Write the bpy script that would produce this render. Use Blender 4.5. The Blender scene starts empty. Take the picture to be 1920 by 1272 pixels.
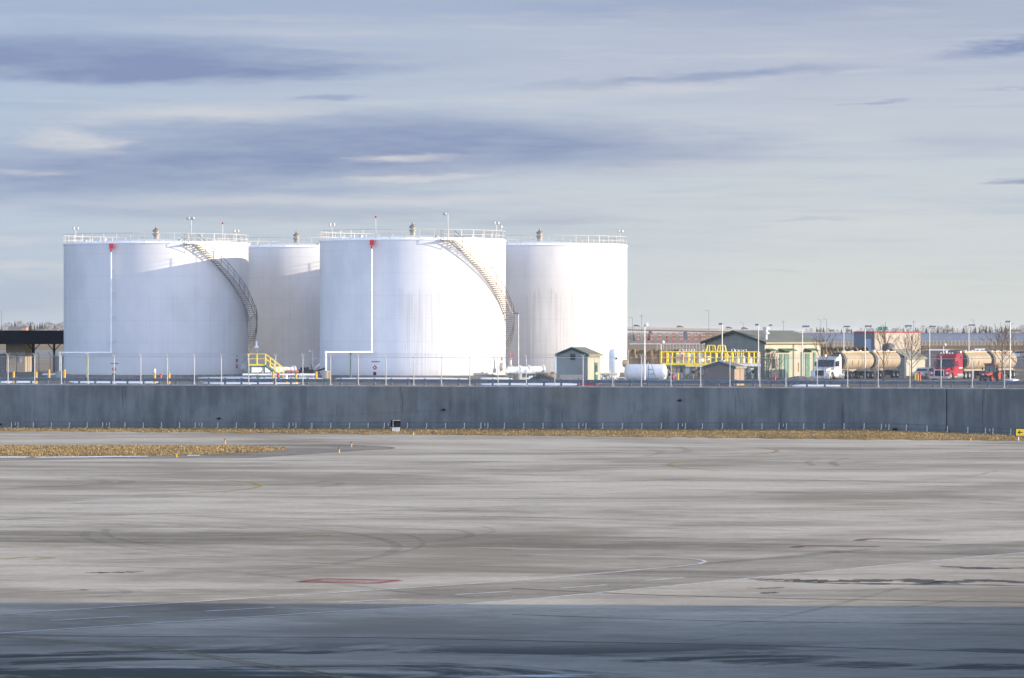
import bpy, math, random
from mathutils import Vector, Matrix
R = math.radians
rnd = random.Random(7)
S = bpy.context.scene
COL = S.collection

# ------------------------------------------------------------------ camera, sun, sky
F = 7000.0; CAMZ = 9.1; HV = 622.0            # focal length in photo pixels, eye height, horizon row
cd = bpy.data.cameras.new('camera'); cam = bpy.data.objects.new('camera', cd); COL.objects.link(cam)
cd.sensor_width = 36.0; cd.lens = 36.0 * F / 1920.0
cd.shift_y = -14.0 / 1920.0
cd.clip_start = 0.5; cd.clip_end = 60000
cam.location = (0, 0, CAMZ); cam.rotation_euler = (R(90), 0, 0)
S.camera = cam
S.render.resolution_x = 1024; S.render.resolution_y = 678
S.view_settings.view_transform = 'Standard'; S.view_settings.look = 'None'
S.view_settings.exposure = 1.0; S.view_settings.gamma = 1.0

SUN_EL = R(10.0); SUN_AZ = R(99)             # azimuth clockwise from +Y
sd = bpy.data.lights.new('sun', 'SUN'); sd.energy = 4.2; sd.angle = R(0.4); sd.color = (1.0, 0.84, 0.63)
sun = bpy.data.objects.new('sun', sd); COL.objects.link(sun)
sv = Vector((math.sin(SUN_AZ) * math.cos(SUN_EL), math.cos(SUN_AZ) * math.cos(SUN_EL), math.sin(SUN_EL)))
sun.rotation_euler = (-sv).to_track_quat('-Z', 'Y').to_euler()
sun.location = (120, 300, 60)

W = bpy.data.worlds.new('World'); S.world = W; W.use_nodes = True
SKY_STRENGTH = 0.12
def build_world():
    nt = W.node_tree; N = nt.nodes; L = nt.links
    for n in list(N): N.remove(n)
    out = N.new('ShaderNodeOutputWorld'); bg = N.new('ShaderNodeBackground')
    sky = N.new('ShaderNodeTexSky'); sky.sky_type = 'NISHITA'; sky.sun_disc = False
    sky.sun_elevation = SUN_EL; sky.sun_rotation = SUN_AZ
    sky.air_density = 1.0; sky.dust_density = 1.5; sky.ozone_density = 2.0
    tc = N.new('ShaderNodeTexCoord'); sep = N.new('ShaderNodeSeparateXYZ')
    L.new(tc.outputs['Generated'], sep.inputs[0])
    def M(op, a, b=None, c=None):
        n = N.new('ShaderNodeMath'); n.operation = op
        for i, v in enumerate((a, b, c)):
            if v is None: continue
            if isinstance(v, (int, float)): n.inputs[i].default_value = v
            else: L.new(v, n.inputs[i])
        return n.outputs[0]
    az = M('ARCTAN2', sep.outputs[0], sep.outputs[1]); el = M('ARCSINE', sep.outputs[2])
    # bearing and elevation in hundredths of a 1/70 radian
    A = M('MULTIPLY', az, 70.0); E = M('MULTIPLY', el, 70.0)
    cmb = N.new('ShaderNodeCombineXYZ'); L.new(A, cmb.inputs[0]); L.new(E, cmb.inputs[1])
    def noise(sx, sy, scale, detail=4, rough=.55, w=0.0):
        mp = N.new('ShaderNodeMapping'); mp.inputs['Scale'].default_value = (sx, sy, 1); mp.inputs['Location'].default_value = (w, w * 1.7, w)
        L.new(cmb.outputs[0], mp.inputs[0])
        t = N.new('ShaderNodeTexNoise'); t.inputs['Scale'].default_value = scale; t.inputs['Detail'].default_value = detail; t.inputs['Roughness'].default_value = rough
        L.new(mp.outputs[0], t.inputs['Vector']); return t
    # warp
    wn = noise(.22, 1.0, 1.0, 7, .6, 3.1)
    vs = N.new('ShaderNodeVectorMath'); vs.operation = 'SUBTRACT'; L.new(wn.outputs['Color'], vs.inputs[0]); vs.inputs[1].default_value = (.5, .5, .5)
    vm = N.new('ShaderNodeVectorMath'); vm.operation = 'MULTIPLY'; L.new(vs.outputs[0], vm.inputs[0]); vm.inputs[1].default_value = (2.6, .34, 0)
    va = N.new('ShaderNodeVectorMath'); va.operation = 'ADD'; L.new(cmb.outputs[0], va.inputs[0]); L.new(vm.outputs[0], va.inputs[1])
    wn2 = noise(.5, 3.2, 1.6, 8, .65, 23.1)
    v2 = N.new('ShaderNodeVectorMath'); v2.operation = 'MULTIPLY_ADD'; L.new(wn2.outputs['Color'], v2.inputs[0]); v2.inputs[1].default_value = (3.0, .24, 0); v2.inputs[2].default_value = (-1.5, -.12, 0)
    v3 = N.new('ShaderNodeVectorMath'); v3.operation = 'ADD'; L.new(va.outputs[0], v3.inputs[0]); L.new(v2.outputs[0], v3.inputs[1]); va = v3
    def blob(u, v, hw, hh, tilt=0.0, inner=.25):
        mp = N.new('ShaderNodeMapping'); mp.vector_type = 'TEXTURE'
        mp.inputs['Location'].default_value = ((u - 960) / 100.0, (HV - v) / 100.0, 0)
        mp.inputs['Rotation'].default_value = (0, 0, R(tilt)); mp.inputs['Scale'].default_value = (hw / 100.0, hh / 100.0, 1)
        L.new(va.outputs[0], mp.inputs[0])
        ln = N.new('ShaderNodeVectorMath'); ln.operation = 'LENGTH'; L.new(mp.outputs[0], ln.inputs[0])
        mr = N.new('ShaderNodeMapRange'); mr.interpolation_type = 'SMOOTHSTEP'
        mr.inputs[1].default_value = 1.0; mr.inputs[2].default_value = inner; mr.inputs[3].default_value = 0; mr.inputs[4].default_value = 1
        L.new(ln.outputs['Value'], mr.inputs[0]); return mr.outputs[0]
    def total(blobs):
        acc = None
        for b in blobs:
            k = M('MULTIPLY', blob(*b[:6]), b[6])
            acc = k if acc is None else M('ADD', acc, k)
        return acc
    dark = total([(150, 112, 820, 62, -.5, .2, .85), (360, 140, 560, 26, 1.5, .2, .45), (780, 268, 900, 84, -1, .2, .80), (200, 330, 800, 80, 0, .1, .70),
                  (1960, 84, 300, 24, 7, .2, 1.1), (1320, 146, 430, 16, 3.2, .15, .60), (1940, 168, 100, 9, 3, .3, .85), (1950, 339, 170, 9, 2.5, .25, .75),
                  (1650, 196, 90, 5, 3, .1, .5), (610, 183, 100, 8, 2, .1, .5), (1830, 272, 300, 30, 0, .1, .22), (1010, 415, 200, 20, 1, .1, .35),
                  (1520, 412, 150, 5, 2, .1, .22), (1460, 508, 120, 4, 0, .1, .12), (300, 20, 900, 60, 0, .1, .2), (1300, 15, 700, 55, 0, .1, .3), (500, 400, 500, 26, 0, .1, .35), (40, 560, 300, 60, 0, .1, .25)])
    light = total([(150, 264, 150, 34, -3, .15, .85), (750, 294, 165, 13, 0, .2, .85), (760, 333, 220, 11, 2.5, .15, .75), (420, 205, 420, 20, 1, .1, .35), (1000, 372, 500, 16, 1, .1, .4), (560, 376, 620, 18, 1, .1, .5),
                   (40, 447, 160, 16, 0, .1, .55), (50, 496, 160, 16, 0, .1, .6), (30, 326, 150, 9, 0, .1, .5), (1060, 412, 170, 12, 0, .2, .4),
                   (1330, 310, 260, 22, 2, .1, .35), (330, 215, 360, 22, 2, .1, .4), (600, 90, 320, 9, -2, .1, .2), (520, 56, 420, 22, 0, .1, .22), (1150, 175, 420, 22, 3, .1, .35)])
    st = noise(.10, 1.5, 1.3, 6, .6, 9.3).outputs['Fac']
    st2 = noise(.3, 2.2, 2.2, 5, .6, 1.3).outputs['Fac']
    # elevation ramp of the thin cloud sheet (horizon pale, higher bluer)
    ramp = N.new('ShaderNodeValToRGB'); cr = ramp.color_ramp
    stops = [(0.0, (.635, .65, .635)), (.10, (.66, .675, .66)), (.25, (.63, .655, .675)), (.5, (.56, .595, .665)), (.78, (.48, .51, .625)), (1.0, (.41, .445, .59))]
    while len(cr.elements) < len(stops): cr.elements.new(.5)
    for e, (p, c) in zip(cr.elements, stops): e.position = p; e.color = (*c, 1)
    en = M('ADD', M('MULTIPLY', E, 1 / 6.4), M('MULTIPLY', M('SUBTRACT', st, .5), .35))
    L.new(en, ramp.inputs[0])
    def mixc(f, a, b):
        n = N.new('ShaderNodeMix'); n.data_type = 'RGBA'
        if isinstance(f, float): n.inputs[0].default_value = f
        else: L.new(f, n.inputs[0])
        for i, v in ((6, a), (7, b)):
            if isinstance(v, tuple): n.inputs[i].default_value = (*v, 1)
            else: L.new(v, n.inputs[i])
        return n.outputs[2]
    # cooler on the left part of the sky (further from the sun)
    leftw = N.new('ShaderNodeMapRange'); leftw.inputs[1].default_value = 5.0; leftw.inputs[2].default_value = -11.0; L.new(A, leftw.inputs[0])
    base = mixc(M('MULTIPLY', leftw.outputs[0], .55), ramp.outputs[0], (.36, .47, .67))
    dk = M('MULTIPLY', dark, M('ADD', .45, M('MULTIPLY', st2, 1.1)))
    dk.node.use_clamp = True
    fine = noise(.13, 2.1, 1.5, 8, .66, 5.7).outputs['Fac']; wisp = noise(.22, 3.0, 1.2, 7, .62, 12.4).outputs['Fac']
    def ss(f, a, b):
        n = N.new('ShaderNodeMapRange'); n.interpolation_type = 'SMOOTHSTEP'; n.inputs[1].default_value = a; n.inputs[2].default_value = b; L.new(f, n.inputs[0]); return n.outputs[0]
    hi = N.new('ShaderNodeMapRange'); hi.inputs[1].default_value = .3; hi.inputs[2].default_value = 2.6; hi.inputs[3].default_value = .25; hi.inputs[4].default_value = 1.0; L.new(E, hi.inputs[0])
    base = mixc(M('MULTIPLY', M('MULTIPLY', ss(fine, .46, .70), .26), hi.outputs[0]), base, (.28, .36, .54))
    base = mixc(M('MULTIPLY', ss(wisp, .50, .72), .34), base, (.66, .66, .69))
    c1 = mixc(dk, base, (.22, .275, .47))
    lt = M('MULTIPLY', light, M('ADD', .1, M('MULTIPLY', st2, 1.6))); lt.node.use_clamp = True
    c2 = mixc(M('MULTIPLY', lt, .8), c1, (.70, .67, .69))
    half = N.new('ShaderNodeMix'); half.data_type = 'RGBA'; half.blend_type = 'MULTIPLY'; half.inputs[0].default_value = 1
    L.new(c2, half.inputs[6]); half.inputs[7].default_value = (.53 / SKY_STRENGTH,) * 3 + (1,)
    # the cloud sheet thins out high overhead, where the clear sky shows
    # added fill: unseen sky behind the viewpoint boosted to brighten shaded faces
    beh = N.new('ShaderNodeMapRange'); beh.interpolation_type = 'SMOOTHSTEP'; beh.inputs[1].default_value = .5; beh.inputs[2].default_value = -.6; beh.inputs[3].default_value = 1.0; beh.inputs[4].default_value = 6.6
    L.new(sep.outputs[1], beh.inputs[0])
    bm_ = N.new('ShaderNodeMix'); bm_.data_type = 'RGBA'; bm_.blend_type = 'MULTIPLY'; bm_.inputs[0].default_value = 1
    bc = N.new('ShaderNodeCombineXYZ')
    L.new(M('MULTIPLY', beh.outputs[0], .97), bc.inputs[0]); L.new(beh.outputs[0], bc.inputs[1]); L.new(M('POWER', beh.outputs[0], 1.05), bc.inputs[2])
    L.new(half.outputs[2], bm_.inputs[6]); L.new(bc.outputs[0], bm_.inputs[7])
    cov = N.new('ShaderNodeMapRange'); cov.inputs[1].default_value = 8.0; cov.inputs[2].default_value = 32.0; cov.inputs[3].default_value = .94; cov.inputs[4].default_value = .10
    L.new(E, cov.inputs[0])
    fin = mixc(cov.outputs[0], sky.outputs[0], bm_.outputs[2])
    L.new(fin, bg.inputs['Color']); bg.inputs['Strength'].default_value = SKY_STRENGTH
    L.new(bg.outputs[0], out.inputs['Surface'])
build_world()

# ------------------------------------------------------------------ helpers
def px(u, v, Y): return Vector(((u - 960) * Y / F, Y, CAMZ - (v - HV) * Y / F))
def X(u, Y): return (u - 960) * Y / F
def Zv(v, Y): return CAMZ - (v - HV) * Y / F
def gnd(u, v, z=0.0):
    Y = (CAMZ - z) * F / (v - HV); return Vector(((u - 960) * Y / F, Y, z))
def WY(u, d=0.0): return (337.3 + d * 1.038) / (1 + .2775 * (u - 960) / F)     # line of the retaining wall (d metres behind it)
GZ = 4.13                                                                       # yard ground level

class MB:
    def __init__(s): s.v = []; s.f = []; s.xf = None
    def _add(s, vs, fs):
        k = len(s.v)
        s.v += [tuple(s.xf @ Vector(p)) if s.xf else tuple(p) for p in vs]
        s.f += [tuple(i + k for i in f) for f in fs]
        return s
    def box(s, x0, x1, y0, y1, z0, z1):
        return s._add([(x0,y0,z0),(x1,y0,z0),(x1,y1,z0),(x0,y1,z0),(x0,y0,z1),(x1,y0,z1),(x1,y1,z1),(x0,y1,z1)],
                      [(0,3,2,1),(4,5,6,7),(0,1,5,4),(1,2,6,5),(2,3,7,6),(3,0,4,7)])
    def cbox(s, c, sx, sy, sz):
        return s.box(c[0]-sx/2, c[0]+sx/2, c[1]-sy/2, c[1]+sy/2, c[2]-sz/2, c[2]+sz/2)
    def quad(s, a, b, c, d): return s._add([a, b, c, d], [(0,1,2,3)])
    def poly(s, pts): return s._add(pts, [tuple(range(len(pts)))])
    def tube(s, pts, r, n=8, caps=True):
        pts = [Vector(p) for p in pts]; rs = r if isinstance(r, (list, tuple)) else [r] * len(pts)
        vs = []; ref = None
        for i, p in enumerate(pts):
            d = (pts[min(i+1, len(pts)-1)] - pts[max(i-1, 0)]).normalized()
            if ref is None: ref = Vector((0,0,1)) if abs(d.z) < .9 else Vector((1,0,0))
            a = d.cross(ref).normalized(); b = d.cross(a).normalized(); ref = b.cross(d) if False else ref
            if a.length < .5: a = Vector((1,0,0)); b = d.cross(a)
            vs += [p + (a*math.cos(2*math.pi*k/n) + b*math.sin(2*math.pi*k/n)) * rs[i] for k in range(n)]
        fs = []
        for i in range(len(pts)-1):
            for k in range(n):
                a = i*n+k; b = i*n+(k+1) % n; fs.append((a, b, b+n, a+n))
        if caps: fs += [tuple(range(n-1, -1, -1)), tuple(range((len(pts)-1)*n, len(pts)*n))]
        return s._add(vs, fs)
    def bar(s, p, q, w, h=None):
        return s.tube([p, q], (w if h is None else (w+h)/2) * .7071, 4)
    def lathe(s, prof, c=(0,0,0), n=24, axis='z'):
        vs = []; fs = []
        for r, z in prof:
            for k in range(n):
                a = 2*math.pi*k/n; p = (r*math.cos(a), r*math.sin(a), z)
                if axis == 'x': p = (p[2], p[0], p[1])
                if axis == 'y': p = (p[0], p[2], p[1])
                vs.append((p[0]+c[0], p[1]+c[1], p[2]+c[2]))
        for i in range(len(prof)-1):
            for k in range(n):
                a = i*n+k; b = i*n+(k+1) % n; fs.append((a, b, b+n, a+n))
        return s._add(vs, fs)
    def prism(s, prof, y0, y1):                       # profile in xz, extruded along y
        n = len(prof)
        vs = [(x, y0, z) for x, z in prof] + [(x, y1, z) for x, z in prof]
        fs = [tuple(range(n)), tuple(range(2*n-1, n-1, -1))] + [(i, i+n, (i+1) % n + n, (i+1) % n) for i in range(n)]
        return s._add(vs, fs)
    def ribbon(s, pts, w, z):
        pts = [Vector((p[0], p[1], 0)) for p in pts]; vs = []
        for i, p in enumerate(pts):
            d = (pts[min(i+1, len(pts)-1)] - pts[max(i-1, 0)]).normalized(); n_ = Vector((-d.y, d.x, 0))
            ww = w[i] if isinstance(w, (list, tuple)) else w
            vs += [(p.x + n_.x*ww/2, p.y + n_.y*ww/2, z), (p.x - n_.x*ww/2, p.y - n_.y*ww/2, z)]
        return s._add(vs, [(2*i, 2*i+1, 2*i+3, 2*i+2) for i in range(len(pts)-1)])
    def build(s, name, mat, parent=None, smooth=False, loc=None):
        me = bpy.data.meshes.new(name); me.from_pydata(s.v, [], s.f); me.update()
        import bmesh
        bm = bmesh.new(); bm.from_mesh(me); bmesh.ops.recalc_face_normals(bm, faces=bm.faces); bm.to_mesh(me); bm.free()
        if smooth:
            me.polygons.foreach_set('use_smooth', [True]*len(me.polygons))
            try: me.set_sharp_from_angle(angle=R(35))
            except Exception: pass
        me.materials.append(mat)
        o = bpy.data.objects.new(name, me); COL.objects.link(o)
        if parent: o.parent = parent
        if loc is not None: o.location = loc
        return o

def tag(o, label, cat, group=None):
    o['label'] = label; o['category'] = cat
    if group: o['group'] = group
    return o
def thing(name, label, cat, loc, rz=0.0, group=None):
    o = bpy.data.objects.new(name, None); COL.objects.link(o); o.empty_display_size = .3
    o.location = loc; o.rotation_euler = (0, 0, rz); return tag(o, label, cat, group)
def struct(o, kind='structure'): o['kind'] = kind; return o
def dup(root, loc=None, rz=None, label=None, scale=None):
    r = root.copy(); COL.objects.link(r)
    if loc is not None: r.location = loc
    if rz is not None: r.rotation_euler = (0, 0, rz)
    if scale is not None: r.scale = (scale,)*3
    if label: r['label'] = label
    for ch in list(root.children):
        c = ch.copy(); COL.objects.link(c); c.parent = r
        for g in list(ch.children):
            d = g.copy(); COL.objects.link(d); d.parent = c
    return r
def child(o, name, parent, loc=(0,0,0), rz=0.0):      # a further copy of a part mesh
    c = o.copy(); COL.objects.link(c); c.name = name; c.parent = parent; c.location = loc; c.rotation_euler = (0, 0, rz); return c

# ------------------------------------------------------------------ materials
def mk(name, col, rough=.7, metal=0.0, var=.12, scale=1.5, detail=4, bump=0.0, spec=.35, stretch=(1,1,1), col2=None, lo=.35, hi=.65):
    m = bpy.data.materials.new(name); m.use_nodes = True; nt = m.node_tree; b = nt.nodes['Principled BSDF']
    b.inputs['Roughness'].default_value = rough; b.inputs['Metallic'].default_value = metal; b.inputs['Specular IOR Level'].default_value = spec
    tc = nt.nodes.new('ShaderNodeTexCoord'); mp = nt.nodes.new('ShaderNodeMapping'); mp.inputs['Scale'].default_value = stretch
    nz = nt.nodes.new('ShaderNodeTexNoise'); nz.inputs['Scale'].default_value = scale; nz.inputs['Detail'].default_value = detail
    nt.links.new(tc.outputs['Object'], mp.inputs[0]); nt.links.new(mp.outputs[0], nz.inputs['Vector'])
    mr = nt.nodes.new('ShaderNodeMapRange'); mr.inputs[1].default_value = lo; mr.inputs[2].default_value = hi
    nt.links.new(nz.outputs['Fac'], mr.inputs[0])
    mx = nt.nodes.new('ShaderNodeMix'); mx.data_type = 'RGBA'; nt.links.new(mr.outputs[0], mx.inputs[0])
    c2 = col2 or tuple(min(1, c*(1+var)) for c in col); c1 = col if col2 else tuple(c*(1-var) for c in col)
    mx.inputs[6].default_value = (*c1, 1); mx.inputs[7].default_value = (*c2, 1)
    nt.links.new(mx.outputs[2], b.inputs['Base Color'])
    if bump:
        bp = nt.nodes.new('ShaderNodeBump'); bp.inputs['Strength'].default_value = bump; nt.links.new(nz.outputs['Fac'], bp.inputs['Height']); nt.links.new(bp.outputs[0], b.inputs['Normal'])
    return m
class NG:                                             # tiny node-building helper
    def __init__(s, name, rough=.8, spec=.3):
        s.m = bpy.data.materials.new(name); s.m.use_nodes = True; s.nt = s.m.node_tree; s.b = s.nt.nodes['Principled BSDF']
        s.b.inputs['Roughness'].default_value = rough; s.b.inputs['Specular IOR Level'].default_value = spec
        s.tc = s.nt.nodes.new('ShaderNodeTexCoord')
    def noise(s, scale, stretch=(1,1,1), detail=5, rough=.55, off=(0,0,0), dist=0.0, rot=0.0):
        mp = s.nt.nodes.new('ShaderNodeMapping'); mp.inputs['Scale'].default_value = stretch; mp.inputs['Location'].default_value = off; mp.inputs['Rotation'].default_value = (0, 0, rot)
        s.nt.links.new(s.tc.outputs['Object'], mp.inputs[0])
        n = s.nt.nodes.new('ShaderNodeTexNoise'); n.inputs['Scale'].default_value = scale; n.inputs['Detail'].default_value = detail; n.inputs['Roughness'].default_value = rough; n.inputs['Distortion'].default_value = dist
        s.nt.links.new(mp.outputs[0], n.inputs['Vector']); return n.outputs['Fac']
    def rng(s, f, a, b, c=0.0, d=1.0):
        n = s.nt.nodes.new('ShaderNodeMapRange'); n.interpolation_type = 'SMOOTHSTEP'
        for i, v in enumerate((a, b, c, d)): n.inputs[i+1].default_value = v
        s.nt.links.new(f, n.inputs[0]); return n.outputs[0]
    def M(s, op, a, b=None):
        n = s.nt.nodes.new('ShaderNodeMath'); n.operation = op
        for i, v in enumerate((a, b)):
            if v is None: continue
            if isinstance(v, (int, float)): n.inputs[i].default_value = v
            else: s.nt.links.new(v, n.inputs[i])
        return n.outputs[0]
    def mix(s, f, a, b):
        n = s.nt.nodes.new('ShaderNodeMix'); n.data_type = 'RGBA'
        if isinstance(f, (int, float)): n.inputs[0].default_value = f
        else: s.nt.links.new(f, n.inputs[0])
        for i, v in ((6, a), (7, b)):
            if isinstance(v, tuple): n.inputs[i].default_value = (*v, 1)
            else: s.nt.links.new(v, n.inputs[i])
        return n.outputs[2]
    def xyz(s):
        n = s.nt.nodes.new('ShaderNodeSeparateXYZ'); s.nt.links.new(s.tc.outputs['Object'], n.inputs[0]); return n.outputs
    def col(s, c): s.nt.links.new(c, s.b.inputs['Base Color'])
    def bump(s, h, st=.3, dist=.05):
        n = s.nt.nodes.new('ShaderNodeBump'); n.inputs['Strength'].default_value = st; n.inputs['Distance'].default_value = dist
        s.nt.links.new(h, n.inputs['Height']); s.nt.links.new(n.outputs[0], s.b.inputs['Normal'])

def apron_mat():
    g = NG('apron_concrete', .85, .25)
    big = g.noise(.035, (.8, 1, 1), 8, .62, (2, 2, 0), .8); str1 = g.noise(.07, (.5, 1, 1), 7, .62, (3, 1, 0), 1.4, R(3)); str2 = g.noise(.30, (.22, 1, 1), 5, .6, (9, 4, 0), .8, R(4)); fine = g.noise(1.6, (.35, 1, 1), 5, .65)
    str3 = g.noise(.11, (.45, 1, 1), 5, .6, (21, 7, 0), 1.0, R(-6))
    f = g.M('ADD', g.M('MULTIPLY', big, .36), g.M('ADD', g.M('MULTIPLY', str1, .34), g.M('ADD', g.M('MULTIPLY', str2, .16), g.M('MULTIPLY', fine, .14))))
    c = g.mix(g.rng(f, .42, .585), (.275, .238, .186), (.585, .525, .435))
    st4 = g.noise(.16, (.4, 1, 1), 9, .68, (2, 17, 0), 1.6, R(3)); st5 = g.noise(.12, (.4, 1, 1), 9, .68, (12, 27, 0), 1.6, R(-6))
    c = g.mix(g.M('MULTIPLY', g.rng(st4, .54, .70), .28), c, (.21, .185, .15)); c = g.mix(g.M('MULTIPLY', g.rng(st5, .52, .66), .45), c, (.62, .57, .49))
    grain = g.noise(3.2, (.8, 1, 1), 6, .75, (5, 5, 0)); thin = g.noise(1.3, (.07, 1, 1), 5, .7, (8, 2, 0), .5, R(2)); thin2 = g.noise(1.1, (.06, 1, 1), 5, .7, (18, 9, 0), .5, R(-7))
    c = g.mix(g.M('MULTIPLY', g.rng(grain, .42, .62), .30), c, (.24, .21, .17)); c = g.mix(g.M('MULTIPLY', g.rng(thin, .60, .70), .30), c, (.17, .155, .13)); c = g.mix(g.M('MULTIPLY', g.rng(thin2, .60, .70), .30), c, (.66, .61, .54))
    # rubber and traffic film
    c = g.mix(g.M('MULTIPLY', g.rng(str3, .55, .72), .30), c, (.19, .172, .145))
    # pale salt / frost residue
    c = g.mix(g.M('MULTIPLY', g.rng(g.noise(.05, (.45, 1, 1), 8, .64, (50, 3, 0), .8), .55, .72), .45), c, (.58, .53, .455))
    # wet, dirty patches near the terminal; broad band darkened in colour for its shadow
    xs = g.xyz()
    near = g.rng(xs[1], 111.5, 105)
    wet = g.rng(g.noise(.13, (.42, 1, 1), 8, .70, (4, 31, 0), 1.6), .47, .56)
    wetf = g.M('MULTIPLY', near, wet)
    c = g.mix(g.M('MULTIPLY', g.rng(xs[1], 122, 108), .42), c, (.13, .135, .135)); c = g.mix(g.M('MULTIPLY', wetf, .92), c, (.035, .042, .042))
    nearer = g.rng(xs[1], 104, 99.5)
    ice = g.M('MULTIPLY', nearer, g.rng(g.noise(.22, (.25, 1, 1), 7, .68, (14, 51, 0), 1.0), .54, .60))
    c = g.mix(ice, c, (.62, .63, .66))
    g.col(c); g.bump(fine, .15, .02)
    return g.m
def wall_mat():
    g = NG('wall_concrete', .9, .2)
    big = g.noise(.16, (1, 1, 1), 6, .6); mid = g.noise(1.0, (1, 1, .35), 5, .6); strk = g.noise(1.1, (1, 1, .05), 4, .6, (2, 0, 0)); crk = g.noise(1.3, (1, 1, .05), 8, .75, (7, 3, 0), .35); crk2 = g.noise(.5, (1, 1, .10), 3, .5, (17, 3, 4))
    f = g.M('ADD', g.M('MULTIPLY', big, .45), g.M('ADD', g.M('MULTIPLY', mid, .25), g.M('MULTIPLY', strk, .30)))
    c = g.mix(g.rng(f, .40, .60), (.088, .102, .104), (.160, .176, .174))
    c = g.mix(g.M('MULTIPLY', g.rng(g.noise(.09, (1, 1, 1.5), 6, .6, (30, 0, 0)), .52, .66), .35), c, (.17, .16, .13))
    k = g.M('MULTIPLY', g.rng(crk, .585, .635), g.rng(crk2, .44, .52))
    c = g.mix(g.M('MULTIPLY', k, .6), c, (.035, .037, .04))
    g.col(c); g.bump(mid, .3, .03); return g.m
def tank_mat(streak, rust=0.0, seed=0.0):
    g = NG('tank_paint', .5, .3)
    xs = g.xyz()
    s1 = g.noise(1.3, (1, 1, .02), 5, .65, (seed, 0, 0)); s2 = g.noise(6.5, (1, 1, .012), 4, .6, (seed, 5, 0)); big = g.noise(.3, (1, 1, .6), 5, .55, (seed, 2, 0)); hz = g.noise(1.0, (1, 1, .05), 3, .5, (seed+3, 2, 0))
    c = g.mix(g.rng(big, .35, .65), (.525, .52, .512), (.58, .575, .565))
    drip = g.M('MULTIPLY', g.rng(s1, .48, .66), .12); c = g.mix(drip, c, (.40, .40, .405))
    # chalky runs washed down below the middle courses
    top = g.M('ADD', 9.2, g.M('MULTIPLY', g.M('SUBTRACT', hz, .5), 5.0))
    below = g.rng(g.M('SUBTRACT', xs[2], top), .25, -.25)
    run = g.M('MULTIPLY', g.M('MULTIPLY', below, g.rng(xs[0], -2.4, -.6)), g.rng(s2, .47, .60))
    c = g.mix(g.M('MULTIPLY', run, streak), c, (.36, .35, .325))
    # weld seams of the shell courses
    m = g.M('FRACT', g.M('DIVIDE', xs[2], 2.42)); ln = g.M('LESS_THAN', g.M('ABSOLUTE', g.M('SUBTRACT', m, .5)), .012)
    c = g.mix(g.M('MULTIPLY', ln, .20), c, (.3, .3, .3))
    crs = g.M('FLOOR', g.M('DIVIDE', g.M('ADD', xs[2], 1.21), 2.42)); an = g.M('ARCTAN2', xs[1], xs[0]); pl = g.M('FRACT', g.M('ADD', g.M('MULTIPLY', an, 14/6.2832), g.M('MULTIPLY', crs, .37)))
    c = g.mix(g.M('MULTIPLY', g.M('LESS_THAN', pl, .010), .13), c, (.3, .3, .3))
    if rust: c = g.mix(g.M('MULTIPLY', g.rng(g.noise(2.2, (1, 1, .05), 5, .65, (seed+8, 1, 0)), .62, .72), rust), c, (.34, .26, .18))
    c = g.mix(g.M('MULTIPLY', g.rng(xs[2], 1.2, 0.0), .22), c, (.42, .38, .32))
    g.col(c); return g.m
def terrain_mat():
    g = NG('dry_ground', .95, .1)
    a = g.noise(.02, (.4, 1, 1), 6, .6); b = g.noise(.35, (1, 1, 1), 6, .65)
    c = g.mix(g.rng(g.M('ADD', g.M('MULTIPLY', a, .6), g.M('MULTIPLY', b, .4)), .4, .6), (.22, .165, .10), (.34, .265, .17))
    g.col(c); g.bump(b, .5, .3); return g.m
def yard_mat():
    g = NG('yard_gravel', .95, .1)
    a = g.noise(.12, (.4, 1, 1), 6, .6); b = g.noise(1.4, (1, 1, 1), 6, .7)
    c = g.mix(g.rng(a, .4, .6), (.13, .115, .095), (.25, .215, .165))
    c = g.mix(g.rng(b, .45, .65), c, (.11, .10, .085)); g.col(c); g.bump(b, .5, .1); return g.m
def grass_mat(name, c0, c1, c2):
    g = NG(name, .95, .1)
    a = g.noise(.25, (.5, 1, 1), 6, .6); b = g.noise(3.0, (1, 1, 1), 6, .7)
    c = g.mix(g.rng(a, .4, .6), c0, c1); c = g.mix(g.rng(b, .5, .68), c, c2); g.col(c); g.bump(b, .45, .1); return g.m
def corrug(name, col, step=.3, axis=0, depth=.4):
    g = NG(name, .6, .3); xs = g.xyz()
    w = g.M('SINE', g.M('MULTIPLY', xs[axis], 2*math.pi/step)); n = g.noise(.8, (1, 1, .4), 5, .6)
    c = g.mix(g.rng(n, .35, .65), tuple(k*.88 for k in col), tuple(min(1, k*1.06) for k in col))
    g.col(g.mix(g.M('MULTIPLY', g.rng(w, .2, 1), .12), c, tuple(k*.6 for k in col))); g.bump(w, depth, .03); return g.m
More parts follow.
